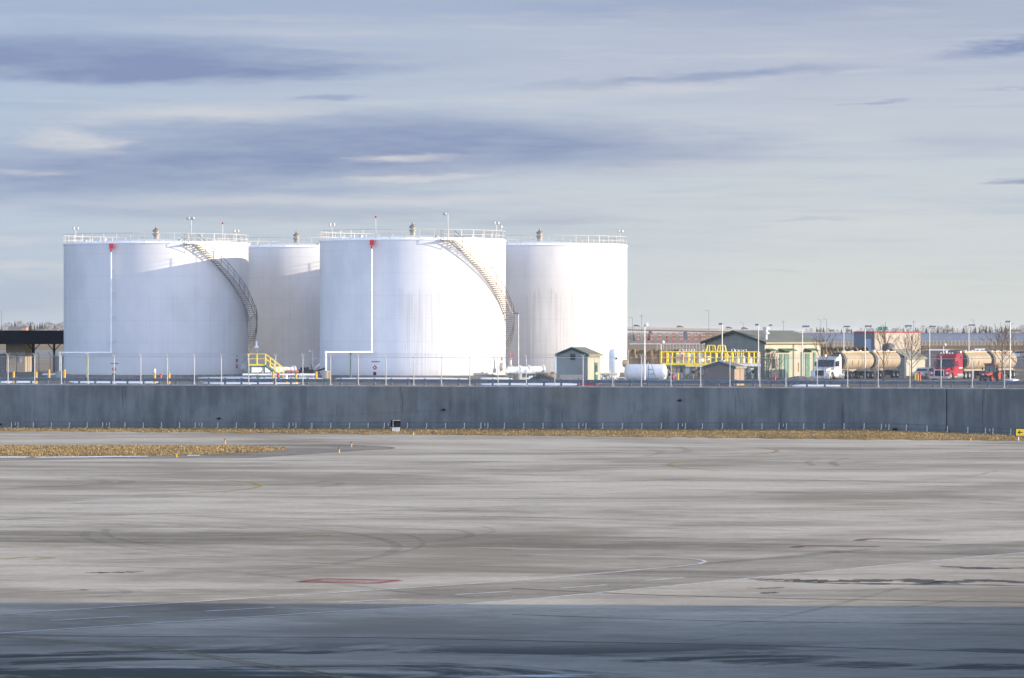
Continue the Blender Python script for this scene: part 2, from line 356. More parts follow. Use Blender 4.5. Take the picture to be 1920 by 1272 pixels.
def mesh_mat():
    m = bpy.data.materials.new('chain_link'); m.use_nodes = True; nt = m.node_tree; b = nt.nodes['Principled BSDF']
    b.inputs['Base Color'].default_value = (.42, .43, .43, 1); b.inputs['Metallic'].default_value = .4; b.inputs['Roughness'].default_value = .5
    tc = nt.nodes.new('ShaderNodeTexCoord'); sp = nt.nodes.new('ShaderNodeSeparateXYZ'); nt.links.new(tc.outputs['Object'], sp.inputs[0])
    def M(op, a, c):
        n = nt.nodes.new('ShaderNodeMath'); n.operation = op
        for i, v in enumerate((a, c)):
            if v is None: continue
            if isinstance(v, (int, float)): n.inputs[i].default_value = v
            else: nt.links.new(v, n.inputs[i])
        return n.outputs[0]
    def lines(op): return M('LESS_THAN', M('FRACT', M('MULTIPLY', M(op, sp.outputs[0], sp.outputs[2]), 1/.075), None), .055)
    mask = M('MAXIMUM', lines('ADD'), lines('SUBTRACT'))
    tr = nt.nodes.new('ShaderNodeBsdfTransparent'); mx = nt.nodes.new('ShaderNodeMixShader')
    nt.links.new(mask, mx.inputs[0]); nt.links.new(tr.outputs[0], mx.inputs[1]); nt.links.new(b.outputs[0], mx.inputs[2])
    nt.links.new(mx.outputs[0], nt.nodes['Material Output'].inputs['Surface']); return m
def worn_paint(name, col, keep=.75, scale=1.2):
    m = mk(name, col, .8, var=.15, scale=2.0); nt = m.node_tree; b = nt.nodes['Principled BSDF']
    tc = nt.nodes.new('ShaderNodeTexCoord'); n = nt.nodes.new('ShaderNodeTexNoise'); n.inputs['Scale'].default_value = scale; n.inputs['Detail'].default_value = 6; n.inputs['Roughness'].default_value = .7
    nt.links.new(tc.outputs['Object'], n.inputs['Vector'])
    r = nt.nodes.new('ShaderNodeMapRange'); r.inputs[1].default_value = .3; r.inputs[2].default_value = .62; r.inputs[3].default_value = max(0, keep-.4); r.inputs[4].default_value = keep
    nt.links.new(n.outputs['Fac'], r.inputs[0])
    tr = nt.nodes.new('ShaderNodeBsdfTransparent'); mx = nt.nodes.new('ShaderNodeMixShader')
    nt.links.new(r.outputs[0], mx.inputs[0]); nt.links.new(tr.outputs[0], mx.inputs[1]); nt.links.new(b.outputs[0], mx.inputs[2])
    nt.links.new(mx.outputs[0], nt.nodes['Material Output'].inputs['Surface']); return m

m = {}
m['white'] = mk('white_paint', (.78, .78, .76), .45, var=.05); m['cream_steel'] = mk('cream_steel', (.62, .55, .42), .5, var=.10)
m['galv'] = mk('galvanised_steel', (.42, .42, .40), .45, .3, var=.12); m['guard'] = mk('weathered_rail', (.11, .15, .19), .55, .2, var=.2, scale=3)
m['yellow'] = mk('yellow_paint', (.76, .55, .025), .55, var=.08); m['bollard'] = mk('bollard_yellow', (.62, .34, .025), .55, var=.12)
m['railpaint'] = mk('rail_paint', (.50, .48, .44), .5, var=.1); m['red'] = mk('red_paint', (.36, .010, .02), .4, var=.1); m['fadedred'] = mk('faded_red', (.55, .16, .15), .7, var=.15)
m['green'] = mk('green_trim', (.008, .036, .028), .5, var=.15); m['steelgreen'] = mk('green_steel', (.06, .12, .08), .55, var=.15)
m['doorgreen'] = mk('green_door', (.05, .15, .10), .5, var=.1); m['black'] = mk('black_steel', (.010, .011, .015), .7, var=.2, spec=.08)
m['rubber'] = mk('tyre_rubber', (.018, .018, .018), .85, var=.2); m['glass'] = mk('dark_glass', (.02, .03, .035), .12, var=.1, spec=.6)
m['navy'] = mk('dark_fascia', (.006, .009, .017), .8, var=.15, spec=.05); m['concrete'] = mk('cast_concrete', (.30, .28, .24), .9, var=.15, scale=2, bump=.2)
m['stucco'] = mk('beige_stucco', (.34, .29, .21), .9, var=.08); m['graysiding'] = corrug('grey_siding', (.165, .185, .17), .28, 2, .06)
m['creamwall'] = corrug('cream_siding', (.35, .335, .265), .5, 1, .08); m['roofgrey'] = corrug('grey_roof', (.17, .18, .16), .35, 1, .12)
m['brick'] = corrug('brown_brick', (.15, .125, .10), .10, 2, .1); m['hutside'] = corrug('tan_brick', (.30, .22, .15), .10, 2, .1)
m['snow'] = mk('snow', (.80, .82, .86), .7, var=.06, scale=2, bump=.3); m['dirt'] = mk('dark_soil', (.07, .06, .045), .95, var=.35, scale=3, bump=.6, detail=6)
m['pipewhite'] = mk('pipe_white', (.74, .72, .67), .5, var=.08); m['tanktan'] = mk('tan_tanker_paint', (.37, .30, .205), .42, var=.07, scale=.7)
m['truckwhite'] = mk('truck_white', (.55, .53, .50), .4, var=.14, scale=2.5); m['truckred'] = mk('truck_red', (.30, .010, .025), .3, var=.08, spec=.5)
m['tractorred'] = mk('tractor_orange', (.42, .045, .02), .4, var=.1); m['chrome'] = mk('bright_metal', (.7, .7, .68), .25, .8, var=.06)
m['lamp'] = mk('lamp_glass', (.80, .80, .76), .15, var=.03, spec=.6); m['bark'] = mk('bare_bark', (.075, .055, .042), .9, var=.3, scale=6)
m['twig'] = mk('bare_twig', (.12, .085, .06), .9, var=.3, scale=6); m['needle'] = mk('conifer_needles', (.035, .05, .04), .9, var=.35, scale=.6)
m['fartwig'] = mk('winter_twigs', (.15, .115, .095), .95, var=.3, scale=.5); m['asphalt'] = mk('old_asphalt', (.085, .085, .09), .9, var=.3, scale=.3, detail=6)
m['farsteel'] = mk('blue_grey_cladding', (.16, .20, .27), .6, var=.08, scale=.05); m['deck'] = mk('bridge_concrete', (.50, .42, .32), .9, var=.1, scale=.1)
m['linewhite'] = worn_paint('line_white', (.78, .78, .78), .88, 1.4); m['lineyellow'] = worn_paint('line_yellow', (.48, .36, .13), .6, .9); m['linered'] = worn_paint('marking_red', (.42, .10, .12), .85, .7)
m['lineyellow2'] = worn_paint('line_yellow_worn', (.30, .25, .15), .75, .7); m['tyre'] = worn_paint('rubber_film', (.12, .12, .115), .19, .6); m['road'] = worn_paint('road_asphalt', (.155, .14, .115), .30, .06)
m['joint'] = worn_paint('joint_sealant', (.05, .05, .05), .8, .8); m['stain'] = worn_paint('oil_stain', (.07, .07, .07), .8, .5)
m['link'] = mesh_mat(); m['houseroof'] = mk('shingle_roof', (.16, .15, .15), .9); m['siding'] = mk('house_siding', (.50, .47, .42), .8); m['farbrick'] = mk('far_brick', (.42, .22, .13), .9)
m['apron'] = apron_mat(); m['wall'] = wall_mat(); m['terrain'] = terrain_mat(); m['yard'] = yard_mat()
m['grass'] = grass_mat('dry_grass', (.26, .175, .075), (.38, .265, .12), (.14, .09, .04)); m['blade'] = mk('straw_blades', (.27, .19, .085), .9, var=.35, scale=2)
m['bank'] = grass_mat('rough_bank', (.20, .13, .07), (.33, .22, .11), (.10, .07, .04))

# ------------------------------------------------------------------ ground
def sheet(name, pts, z, mat):
    return struct(MB().poly([(p[0], p[1], z) for p in pts]).build(name, mat))
wl = lambda x, d=0: (337.3 + d*1.038) - .2775 * x          # wall line as y(x)
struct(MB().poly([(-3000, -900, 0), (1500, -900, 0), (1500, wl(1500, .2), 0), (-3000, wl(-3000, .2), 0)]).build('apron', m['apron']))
terr = MB().poly([(-20000, wl(-20000, .3), GZ), (1500, wl(1500, .3), GZ), (20000, wl(1500), GZ), (20000, 30000, GZ), (-20000, 30000, GZ)])
struct(terr.build('ground', m['terrain']))
sheet('yard', [(-130, wl(-130, .5)), (130, wl(130, .5)), (130, 470), (-130, 470)], GZ + .006, m['yard'])
sheet('airfield_taxiway', [(-500, 714), (-45, 714), (-45, 1000), (-500, 1000)], GZ + .02, mk('far_pavement', (.24, .235, .23), .9))
sheet('car_park', [(55, 500), (330, 500), (330, 960), (70, 960)], GZ + .02, m['asphalt'])
sheet('access_road', [(0, 1760), (900, 1760), (900, 2150), (0, 2150)], GZ + .02, mk('road_grey', (.20, .20, .21), .9))

# ---- painted markings on the apron (drawn where they lie on the ground)
def curve(pts, n=8):
    g = [gnd(*p) for p in pts]
    if len(g) < 3: return g
    out = []
    for i in range(len(g)-1):
        p0, p1, p2, p3 = g[max(i-1, 0)], g[i], g[i+1], g[min(i+2, len(g)-1)]
        for k in range(n):
            t = k/n; out.append(.5*((2*p1)+(p2-p0)*t+(2*p0-5*p1+4*p2-p3)*t*t+(3*p1-p0-3*p2+p3)*t**3))
    return out + [g[-1]]
def line(name, pts, w, mat, z=.008): return struct(MB().ribbon(curve(pts), w, z).build(name, mat))
def area(name, pts, mat, z=.004): return sheet(name, [gnd(*p) for p in pts], z, mat)
area('service_road', [(-400, 1173), (0, 1152), (960, 1090), (1280, 1062), (1330, 1055), (1700, 1026), (2100, 1005), (2100, 1024), (1920, 1037), (1500, 1076), (960, 1127), (0, 1189), (-400, 1214)], m['road'])
area('service_road', [(-1600, 955), (0, 995), (960, 1003), (1500, 1012), (2200, 1030), (2200, 1048), (1500, 1036), (960, 1027), (0, 1017), (-1600, 990)], m['road'], .0125)
W_ = m['linewhite']
line('painted_line', [(-200, 1168), (0, 1153), (480, 1121.5), (960, 1090), (1280, 1061.5), (1314, 1056.5), (1322, 1053.5), (1308, 1050), (1270, 1046.5), (1180, 1042.5)], .17, W_, .0165)
line('painted_line', [(-200, 1203), (0, 1188.5), (600, 1149.5), (960, 1127), (1500, 1076), (1920, 1037), (2200, 1014)], .20, W_, .0165)
for a, c in [((95,1164.5),(243,1156.5)), ((385,1147),(514,1140)), ((637,1130),(748,1124.5)), ((855,1116),(955,1110)), ((1050,1104),(1137,1097.5)), ((1210,1090),(1283,1083.5))]:
    line('painted_dash', [a, c], .20, W_, .0165)
for pts in [[(0,1003.5),(165,1004.5)], [(340,1007.5),(520,1011)], [(0,1014.5),(300,1017.5)], [(960,1012),(1290,1018),(1500,1022)], [(700,1024),(960,1031)]]:
    line('painted_line', pts, .28, m['lineyellow2'], .0165)
line('painted_line', [(95, 945.5), (210, 937.5)], .3, W_, .0165)
line('taxi_line', [(250, 929.5), (340, 926), (420, 922), (465, 917.5), (488, 911.5), (478, 906.5), (450, 903), (410, 900)], .4, m['lineyellow'], .0165)
line('taxi_line', [(1330, 864), (1280, 866.5), (1258, 870.5), (1262, 874.5), (1290, 878.5), (1350, 883)], .4, m['lineyellow'], .0165)
line('taxi_line', [(1410, 853), (1440, 850.5), (1458, 846.5), (1450, 843), (1420, 840)], .4, m['lineyellow'], .0165)
line('taxi_line', [(640, 845), (700, 844), (735, 841.5), (728, 839), (690, 837.5)], .4, m['lineyellow2'], .0165)
line('taxi_line', [(5, 1049.5), (55, 1045), (98, 1046.5), (60, 1050)], .35, m['lineyellow'], .0165)
line('taxi_line', [(-60, 1188), (0, 1193), (300, 1217), (480, 1244), (650, 1268)], .16, m['lineyellow2'], .0165)
line('taxi_line', [(-60, 1190), (0, 1195.5), (300, 1220.5), (480, 1248), (650, 1273)], .16, m['lineyellow2'], .0165)
line('expansion_joint', [(-60, 1189), (0, 1190.5), (240, 1194), (700, 1196.5), (1000, 1202.5), (1500, 1213), (2000, 1228)], .14, m['joint'], .012)
line('expansion_joint', [(960, 1104), (1250, 1117), (1600, 1125), (2000, 1131)], .18, m['joint'], .012)
line('expansion_joint', [(960, 1153), (1400, 1166), (2000, 1172)], .12, m['joint'], .012)
for k in range(9): line('lane_dash', [(990 + 66*k, 963.5 + 1.5*k), (1022 + 66*k, 964.3 + 1.5*k)], .5, m['tyre'], .0125)
b = MB(); q = [(563, 1091.5), (608, 1086), (748, 1088.6), (703, 1094.5)]
for i in range(4): b.ribbon([gnd(*q[i]), gnd(*q[(i+1) % 4])], .45, .0165)
struct(b.build('red_ground_marking', m['linered']))
area('red_ground_marking', [(585, 1090.5), (614, 1087.3), (728, 1089.3), (698, 1092.8)], worn_paint('marking_red_faded', (.42, .24, .23), .45, 1.6), .012)
for a, d in [([(1490,1027.2),(1520,1024),(1648,1025.6)], 0), ([(1610,1014.5),(1640,1011),(1764,1013.6)], 0), ([(555,1006.5),(590,1004.3),(620,1004.6)], 1)]:
    line('red_ground_marking' if not d else 'taxi_line', a, .5, worn_paint('marking_dark_red', (.22, .10, .09), .8, .8) if not d else m['lineyellow'], .0205)
for pts, w in [([(0,918),(120,912),(220,908),(235,902),(160,896)], 1.0), ([(40,914),(150,910),(200,905),(180,900),(90,896)], .8), ([(300,905),(430,911),(560,908),(620,902)], .7), ([(500,910),(580,914),(640,908),(600,903)], .6),
               ([(1210,856),(1240,848),(1200,840)], .7), ([(1250,852),(1290,846),(1270,838)], .7), ([(1510,868),(1525,873),(1515,866),(1540,860)], .5), ([(1555,868),(1570,874),(1562,866),(1590,859)], .5),
               ([(0,975),(400,962),(960,970),(1400,980)], 1.3), ([(960,1042),(1400,1050),(1560,1036),(1640,1030)], .9), ([(1000,1080),(1350,1055),(1620,1030)], .8), ([(960,905),(1400,900),(1920,908)], 1.6), ([(600,945),(900,955),(1300,950)], 1.2),
               ([(100,1110),(200,1105),(240,1112),(190,1120)], .4), ([(0,1060),(400,1070),(800,1115),(960,1118)], .5), ([(1300,1180),(1500,1150),(1700,1100)], .3), ([(1000,1215),(1250,1205),(1400,1190)], .3), ([(1700,1140),(1850,1118),(1960,1122)], .3)]:
    line('tyre_mark', pts, w, m['tyre'], .0085)
tr_ = random.Random(77)
for k in range(20):
    Yc = tr_.choice([128, 140, 155, 170, 185, 205, 230, 262]); xc = tr_.uniform(-.16, .16)*Yc; rad = tr_.uniform(14, 60); a0 = tr_.uniform(0, 6.28); sp_ = tr_.uniform(.5, 1.4)
    pts = [(xc+rad*math.cos(a0+sp_*t/24)-rad*math.cos(a0), Yc+(rad*math.sin(a0+sp_*t/24)-rad*math.sin(a0))*.8) for t in range(25)]
    if min(p[1] for p in pts) < 122 or max(p[1] for p in pts) > 300 or (max(p[1] for p in pts) > 262 and min(p[0] for p in pts) < -10): continue
    for off in (0, tr_.choice([2.2, 3.4])):
        struct(MB().ribbon([(x+off*.3, y+off) for x, y in pts], tr_.uniform(.25, .5), .0084+.0002*(k % 2)).build('tyre_mark', m['tyre']))
def stain(pts_px, z, n=70, amp=.5):
    g = curve(pts_px, 12); w = [amp*(.35+1.3*rnd.random())*math.sin(math.pi*(i+.5)/len(g))**.5 for i in range(len(g))]
    return struct(MB().ribbon(g, w, z).build('oil_stain', m['stain']))
stain([(1400,1086),(1480,1088),(1560,1090.5),(1700,1088),(1760,1093),(1850,1089),(1960,1096)], .0086, amp=1.4)
stain([(1420,1089),(1560,1094),(1720,1096),(1960,1099)], .0088, amp=.6)
stain([(1430,1113.5),(1450,1111.5),(1458,1112.5)], .0088, amp=.5); stain([(160,1074.5),(210,1074),(270,1072.5)], .0088, amp=.6); stain([(150,1107),(165,1106.5)], .0088, amp=.35)
stain([(1760,1062),(1850,1066),(1960,1065)], .0088, amp=.8); stain([(1400,1103),(1440,1103.5),(1470,1102)], .0088, amp=.3)

# ---- dry grass: strip in front of the wall and the island on the left
def grass_patch(name, top, bot, nblade, hump, n=60, zt=None):
    """top / bot: lists of (u, v) in the photo, unprojected on the ground; built as a low rough bank"""
    def lerp(l, u):
        for (u0, v0), (u1, v1) in zip(l, l[1:]):
            if u <= u1: return v0 + (v1-v0)*(u-u0)/(u1-u0)
        return l[-1][1]
    u0, u1 = top[0][0], top[-1][0]; b = MB(); rows = 7; vs = []
    zf = (lambda u: 0.0) if zt is None else zt
    pt = {}
    for i in range(n+1):
        u = u0 + (u1-u0)*i/n; z1 = zf(u)
        A = gnd(u, lerp(bot, u) + (.55*math.sin(i*1.7)+.5*math.sin(i*.61+1)+rnd.uniform(-.5, .5))*(.7 if zt is None else .9), 0.0)
        if zt is None: B = gnd(u, lerp(top, u), 0.0)
        else: Yw = WY(u, -.02); B = Vector((X(u, Yw), Yw, z1))
        for j in range(rows):
            t = j/(rows-1); p = A.lerp(B, t)
            h = hump*math.sin(math.pi*min(1, t*1.0))**.6 if zt is None else hump*math.sin(math.pi*t)
            if 0 < j < rows-1 and 0 < i < n: h += (rnd.random()-.5)*.06
            pt[i, j] = Vector((p.x, p.y, p.z + h + (.01 if j in (0, rows-1) else .02)))
            vs.append(tuple(pt[i, j]))
    b._add(vs, [(i*rows+j, (i+1)*rows+j, (i+1)*rows+j+1, i*rows+j+1) for i in range(n) for j in range(rows-1)])
    struct(b.build(name, m['grass'], smooth=True))
    t = MB()
    for _ in range(nblade):
        i = rnd.randrange(n); j = rnd.randrange(rows-1); a, c = rnd.random(), rnd.random()
        p = pt[i, j].lerp(pt[i+1, j], a).lerp(pt[i, j+1].lerp(pt[i+1, j+1], a), c)
        h = .05 + .10*rnd.random()**2; w = .02 + .05*rnd.random(); an = rnd.random()*6.28; dx, dy = math.cos(an)*w, math.sin(an)*w; lx, ly = (rnd.random()-.5)*h*1.4, (rnd.random()-.5)*h*1.4
        t._add([(p.x-dx, p.y-dy, p.z-.02), (p.x+dx, p.y+dy, p.z-.02), (p.x+lx, p.y+ly, p.z+h)], [(0,1,2)])
    struct(t.build('dry_grass', m['blade']), 'stuff')
zbase = lambda u: max(0.0, {0: .03}.get(0, 0) + (.26*max(0, min(1, u/960)) if u < 960 else (.26+.18*(u-960)/680 if u < 1640 else .44*(1-(u-1640)/290))))
grass_patch('grass_strip', [(-500, 800), (2300, 800)], [(-500, 806.5), (0, 808.3), (740, 814.6), (1200, 820), (1640, 824.8), (1920, 827), (2300, 834)], 22000, .05, 220, zbase)
grass_patch('grass_island', [(-400, 834.5), (0, 836), (350, 836.5), (450, 838), (510, 841), (537, 843.3)], [(-400, 862), (0, 857.5), (180, 856.5), (330, 854), (430, 850.5), (500, 847), (537, 844)], 18000, .10, 110)
sheet('taxiway_shoulder', [gnd(*p) for p in [(-400, 832.5), (0, 834), (450, 834), (640, 834), (735, 838), (742, 841), (640, 848), (480, 859), (200, 861), (-400, 872)]], .004, worn_paint('shoulder_asphalt', (.20, .19, .175), .55, .1))
for pts in [[(0,855.5),(60,855.8),(45,858),(0,858)], [(60,856.5),(180,855.3),(280,854.6),(275,856),(150,857.6),(70,858)], [(350,853),(376,852.8),(374,854.2),(352,854.4)]]:
    area('snow_patch', [(u, v+1.2) for u, v in pts], m['snow'], .03)

# ------------------------------------------------------------------ retaining wall
WZ = 4.2
wallT = thing('retaining_wall', 'long stained grey concrete retaining wall between apron and tank yard', 'wall', (0, 337.3, 0))
ang = math.atan2(-.2775, 1.0)
wallT.rotation_euler = (0, 0, ang)
def wx(u): return X(u, WY(u)) / math.cos(ang)               # distance along the wall from its origin
MB().box(-150, wx(1775)-.04, 0, .45, -.3, WZ-.12).build('wall_panel', m['wall'], wallT)
MB().box(wx(1775)+.04, 150, -.003, .45, -.3, WZ-.12).build('wall_panel', m['wall'], wallT)
MB().box(wx(1775)-.04, wx(1775)+.04, .08, .4, -.3, WZ-.12).build('expansion_joint', m['black'], wallT)
MB().box(-150, 150, -.04, .49, WZ-.12, WZ).build('coping', mk('coping_concrete', (.30, .30, .29), .9, var=.15), wallT)
def along(u, d=0.0, z=0.0):                                  # world point on the wall line at photo column u
    Y = WY(u, d); return Vector((X(u, Y), Y, z))
def wall_lamp(u, v, label):
    p = along(u, 0); z = Zv(v, p.y); t = thing('wall_lamp', label, 'lamp', (p.x, p.y, z), ang, 'black lamps on the retaining wall'); t.scale = (.68, .68, .68)
    MB().box(-.06, .10, -.16, -.002, -.09, .09).build('bracket', m['black'], t)
    MB().lathe([(.0, -.42), (.05, -.42), (.07, -.28), (.13, -.14), (.15, .06), (.12, .12), (.0, .14)], (0, -.22, 0), 12, 'x').build('lamp_head', m['black'], t, True)
wall_lamp(412, 785, 'small black lamp low on the wall at the lower left end of the cable')
wall_lamp(833, 768.5, 'small black lamp on the wall at the upper right end of the cable')
wall_lamp(1276, 751, 'small black lamp high on the wall below the brown brick hut, no cable beside it')
wall_lamp(2, 796, 'small black lamp low on the wall, cut by the left edge of the photo')
c = MB(); p0 = along(416, -.05); p1 = along(829, -.05)
c.tube([Vector((p0.x, p0.y, Zv(785, p0.y))).lerp(Vector((p1.x, p1.y, Zv(768.5, p1.y))), k/16) - Vector((0, 0, .12*math.sin(math.pi*k/16))) for k in range(17)], .008, 5)
tag(c.build('cable', m['guard']), 'thin black cable slung along the wall between two black lamps', 'cable')
p = along(1678, -.35); tag(MB().lathe([(.0,0),(.27,0),(.25,.12),(.15,.22),(.0,.25)], (p.x, p.y, zbase(1678)-.02), 12).build('drain_cover', m['black'], smooth=True), 'black rounded drain cover on the grass at the foot of the wall', 'drain')

# low cable rail at the foot of the wall
rail = thing('cable_rail', 'low wire rail on short white brackets along the foot of the wall', 'railing', (0, 337.3, 0))
us = []
u = 23.0; k = 0
while u < 2010:
    s_ = 1 / (1 + .2775*(u-960)/F)**0; per = 171*(WY(23)/WY(u))**2
    for off in (0, 7, 12.3, 41, 75, 108.5, 142): us.append((u + off*per/171, off == 7))
    u += per
br = MB().box(-.035, .035, -.20, -.14, .12, .56).box(-.035, .035, -.5, -.14, .05, .11).build('bracket', m['railpaint'], rail)
br2 = MB().box(-.03, .03, -.20, -.14, .26, .52).build('bracket', m['railpaint'], rail); firsts = [False, False]
ends = []
for u, small in us:
    p = along(u); z = zbase(u); src = br2 if small else br
    if not firsts[small]: o = src; firsts[small] = True; o.location = (p.x, p.y-337.3, z); o.rotation_euler = (0, 0, ang)
    else: o = child(src, 'bracket', rail, (p.x, p.y-337.3, z), ang)
    ends.append((p.x, p.y-337.3-.2, z))
for h in (.62, .26): MB().tube([(x, y, z+h) for x, y, z in ends], .018, 5).build('wire', m['guard'], rail)

# chain-link fence standing on the wall
fen = thing('chain_link_fence', 'tall chain-link fence with barbed wire arms along the top of the concrete wall', 'fence', (0, 337.3, WZ), ang)
fu = [-136, -86, -36, 14, 64, 114, 164, 213, 263, 313, 363.5, 414, 465.5, 516, 567, 619, 671, 723, 775, 827, 880, 933, 986, 1039.5, 1092.5, 1148, 1202, 1257.5, 1313, 1368, 1424, 1473, 1532, 1588.7, 1646, 1705.7, 1764, 1822.6, 1883, 1943, 2004]
po = None; TOP = 2.62
for u in fu:
    x = wx(u)
    if po is None:
        q = MB().tube([(0, .12, -.05), (0, .12, TOP)], .04, 8); q.tube([(0, .12, TOP-.02), (-.09, -.12, TOP+.26)], .018, 5).tube([(0, .12, TOP-.02), (.09, .36, TOP+.26)], .018, 5); q.box(-.10, .10, .0, .24, 0.002, .06)
        po = q.build('post', m['galv'], fen, True, (x, 0, 0))
    else: child(po, 'post', fen, (x, 0, 0))
xa, xb = wx(fu[0]), wx(fu[-1])
MB().tube([(xa, .12, TOP-.06), (xb, .12, TOP-.06)], .024, 6).build('top_rail', m['galv'], fen)
bw = MB()
for t in (.4, .7, 1.0):
    for sgn in (-1, 1): bw.tube([(xa, .12+sgn*.24*t, TOP+.28*t-.02), (xb, .12+sgn*.24*t, TOP+.28*t-.02)], .006, 4)
bw.build('barbed_wire', m['galv'], fen)
MB().quad((xa, .075, .06), (xb, .075, .06), (xb, .075, TOP-.06), (xa, .075, TOP-.06)).build('wire_mesh', m['link'], fen)

# guardrail behind the fence
gr = thing('guardrail', 'weathered blue-grey steel guardrail running behind the chain-link fence', 'guardrail', (0, 337.3+3.2, GZ), ang)
prof = [(0, .30), (-.07, .345), (-.07, .39), (0, .435), (0, .465), (-.07, .51), (-.07, .555), (0, .60), (.02, .60), (.02, .30)]
gb = MB(); nP = len(prof)
gb._add([(-110, y, z) for y, z in prof] + [(110, y, z) for y, z in prof], [(i, (i+1) % nP, (i+1) % nP+nP, i+nP) for i in range(nP)])
gb.build('beam', m['guard'], gr)
gp = None; x = -78.0
while x < 62:
    if gp is None: gp = MB().box(-.08, .08, .03, .22, -.1, .66).box(-.05, .05, .0, .03, .34, .56).build('post', m['guard'], gr, loc=(x, 0, 0))
    else: child(gp, 'post', gr, (x, 0, 0))
    x += 1.62

# ------------------------------------------------------------------ storage tanks
TR, TH = 10.07, 14.5
PADZ = 4.42
def tk(a, r, z=0.0):                                        # point on a tank: angle a in degrees from the viewer's side, to the right
    return Vector((r*math.sin(R(a)), -r*math.cos(R(a)), z))
ang_pt = tk
railing_src = {}
def make_tank(label, cu, cy, mat, stair, seed, post0):
    T = thing('storage_tank', label, 'fuel tank', (X(cu, cy), cy, PADZ), -math.atan2(X(cu, cy), cy), 'white fuel storage tanks')
    N_ = 128
    MB().lathe([(TR-.05, .0), (TR, .02), (TR, TH), (TR-.06, TH)], n=N_).build('shell', mat, T, True)
    MB().lathe([(TR+.09, TH-.10), (TR+.09, TH+.02), (TR-.3, TH+.02), (.9, TH+.62), (.0, TH+.64)], n=N_).build('roof', m['white'], T, True)
    MB().lathe([(TR+.16, -.14), (TR+.16, .05), (TR+.003, .05)], n=N_).build('base_ring', m['concrete'], T)
    rl = MB()
    ring = [ang_pt(360*k/96, TR-.02) for k in range(97)]
    for h, rr in ((1.02, .028), (.52, .022)): rl.tube([p + Vector((0, 0, TH+h)) for p in ring], rr, 5, False)
    r_ = rl.build('railing', m['railpaint'], T)
    rl = MB(); rl._add([tuple(p + Vector((0, 0, TH+z))) for z in (.03, .16) for p in ring[:-1]], [(k, (k+1) % 96, (k+1) % 96+96, k+96) for k in range(96)])
    rl.build('toe_board', m['white'], r_)
    for k in range(40):
        a = post0 + 9*k; p = ang_pt(a, TR-.02, TH)
        if 'p' not in railing_src: railing_src['p'] = MB().box(-.032, .032, -.032, .032, -.25, 1.03).build('railing_post', m['railpaint'], r_, loc=p); railing_src['p'].rotation_euler = (0, 0, R(a))
        else: child(railing_src['p'], 'railing_post', r_, p, R(a))
    v = MB().lathe([(.30, .5), (.30, 1.05), (.42, 1.08), (.42, 1.2), (.28, 1.25), (.28, 1.45), (.42, 1.45), (.43, 1.55), (.26, 1.68), (.10, 1.84), (.08, 2.05), (0, 2.06)], (0, 0, TH), 20)
    v.build('roof_vent', bpy.data.materials.get('vent_metal') or mk('vent_metal', (.24, .22, .19), .5, .3), T, True)
    return T
def roof_lamp(T, a, h=1.55, single=False):
    p = ang_pt(a, TR-.25, TH); t = MB(); t.tube([p, p + Vector((0, 0, h))], .03, 6)
    o = t.build('lamp_pole', m['galv'], T)
    for s_ in ((0,) if single else (-1, 1)):
        c = p + Vector((.20*s_, -.02, h + .10))
        MB().lathe([(.0, -.14), (.10, -.12), (.15, .10), (.13, .16), (.0, .17)], tuple(c), 10).build('flood_lamp', m['galv'], o, True)
def beacon(T, x, y, h):
    t = MB().tube([(x, y, TH+.1), (x, y, TH+h)], .025, 6); o = t.build('beacon_mast', m['galv'], T)
    MB().lathe([(0, -.02), (.10, 0), (.11, .12), (.06, .2), (0, .22)], (x, y, TH+h), 10).build('red_beacon', m['red'], o, True)
def hatch(T, a, r, h=.3):
    p = ang_pt(a, r, TH+.62*(1-r/TR)); MB().lathe([(.16, 0), (.16, h), (.22, h), (.22, h+.08), (0, h+.1)], tuple(p), 12).build('roof_hatch', m['galv'], T, True)
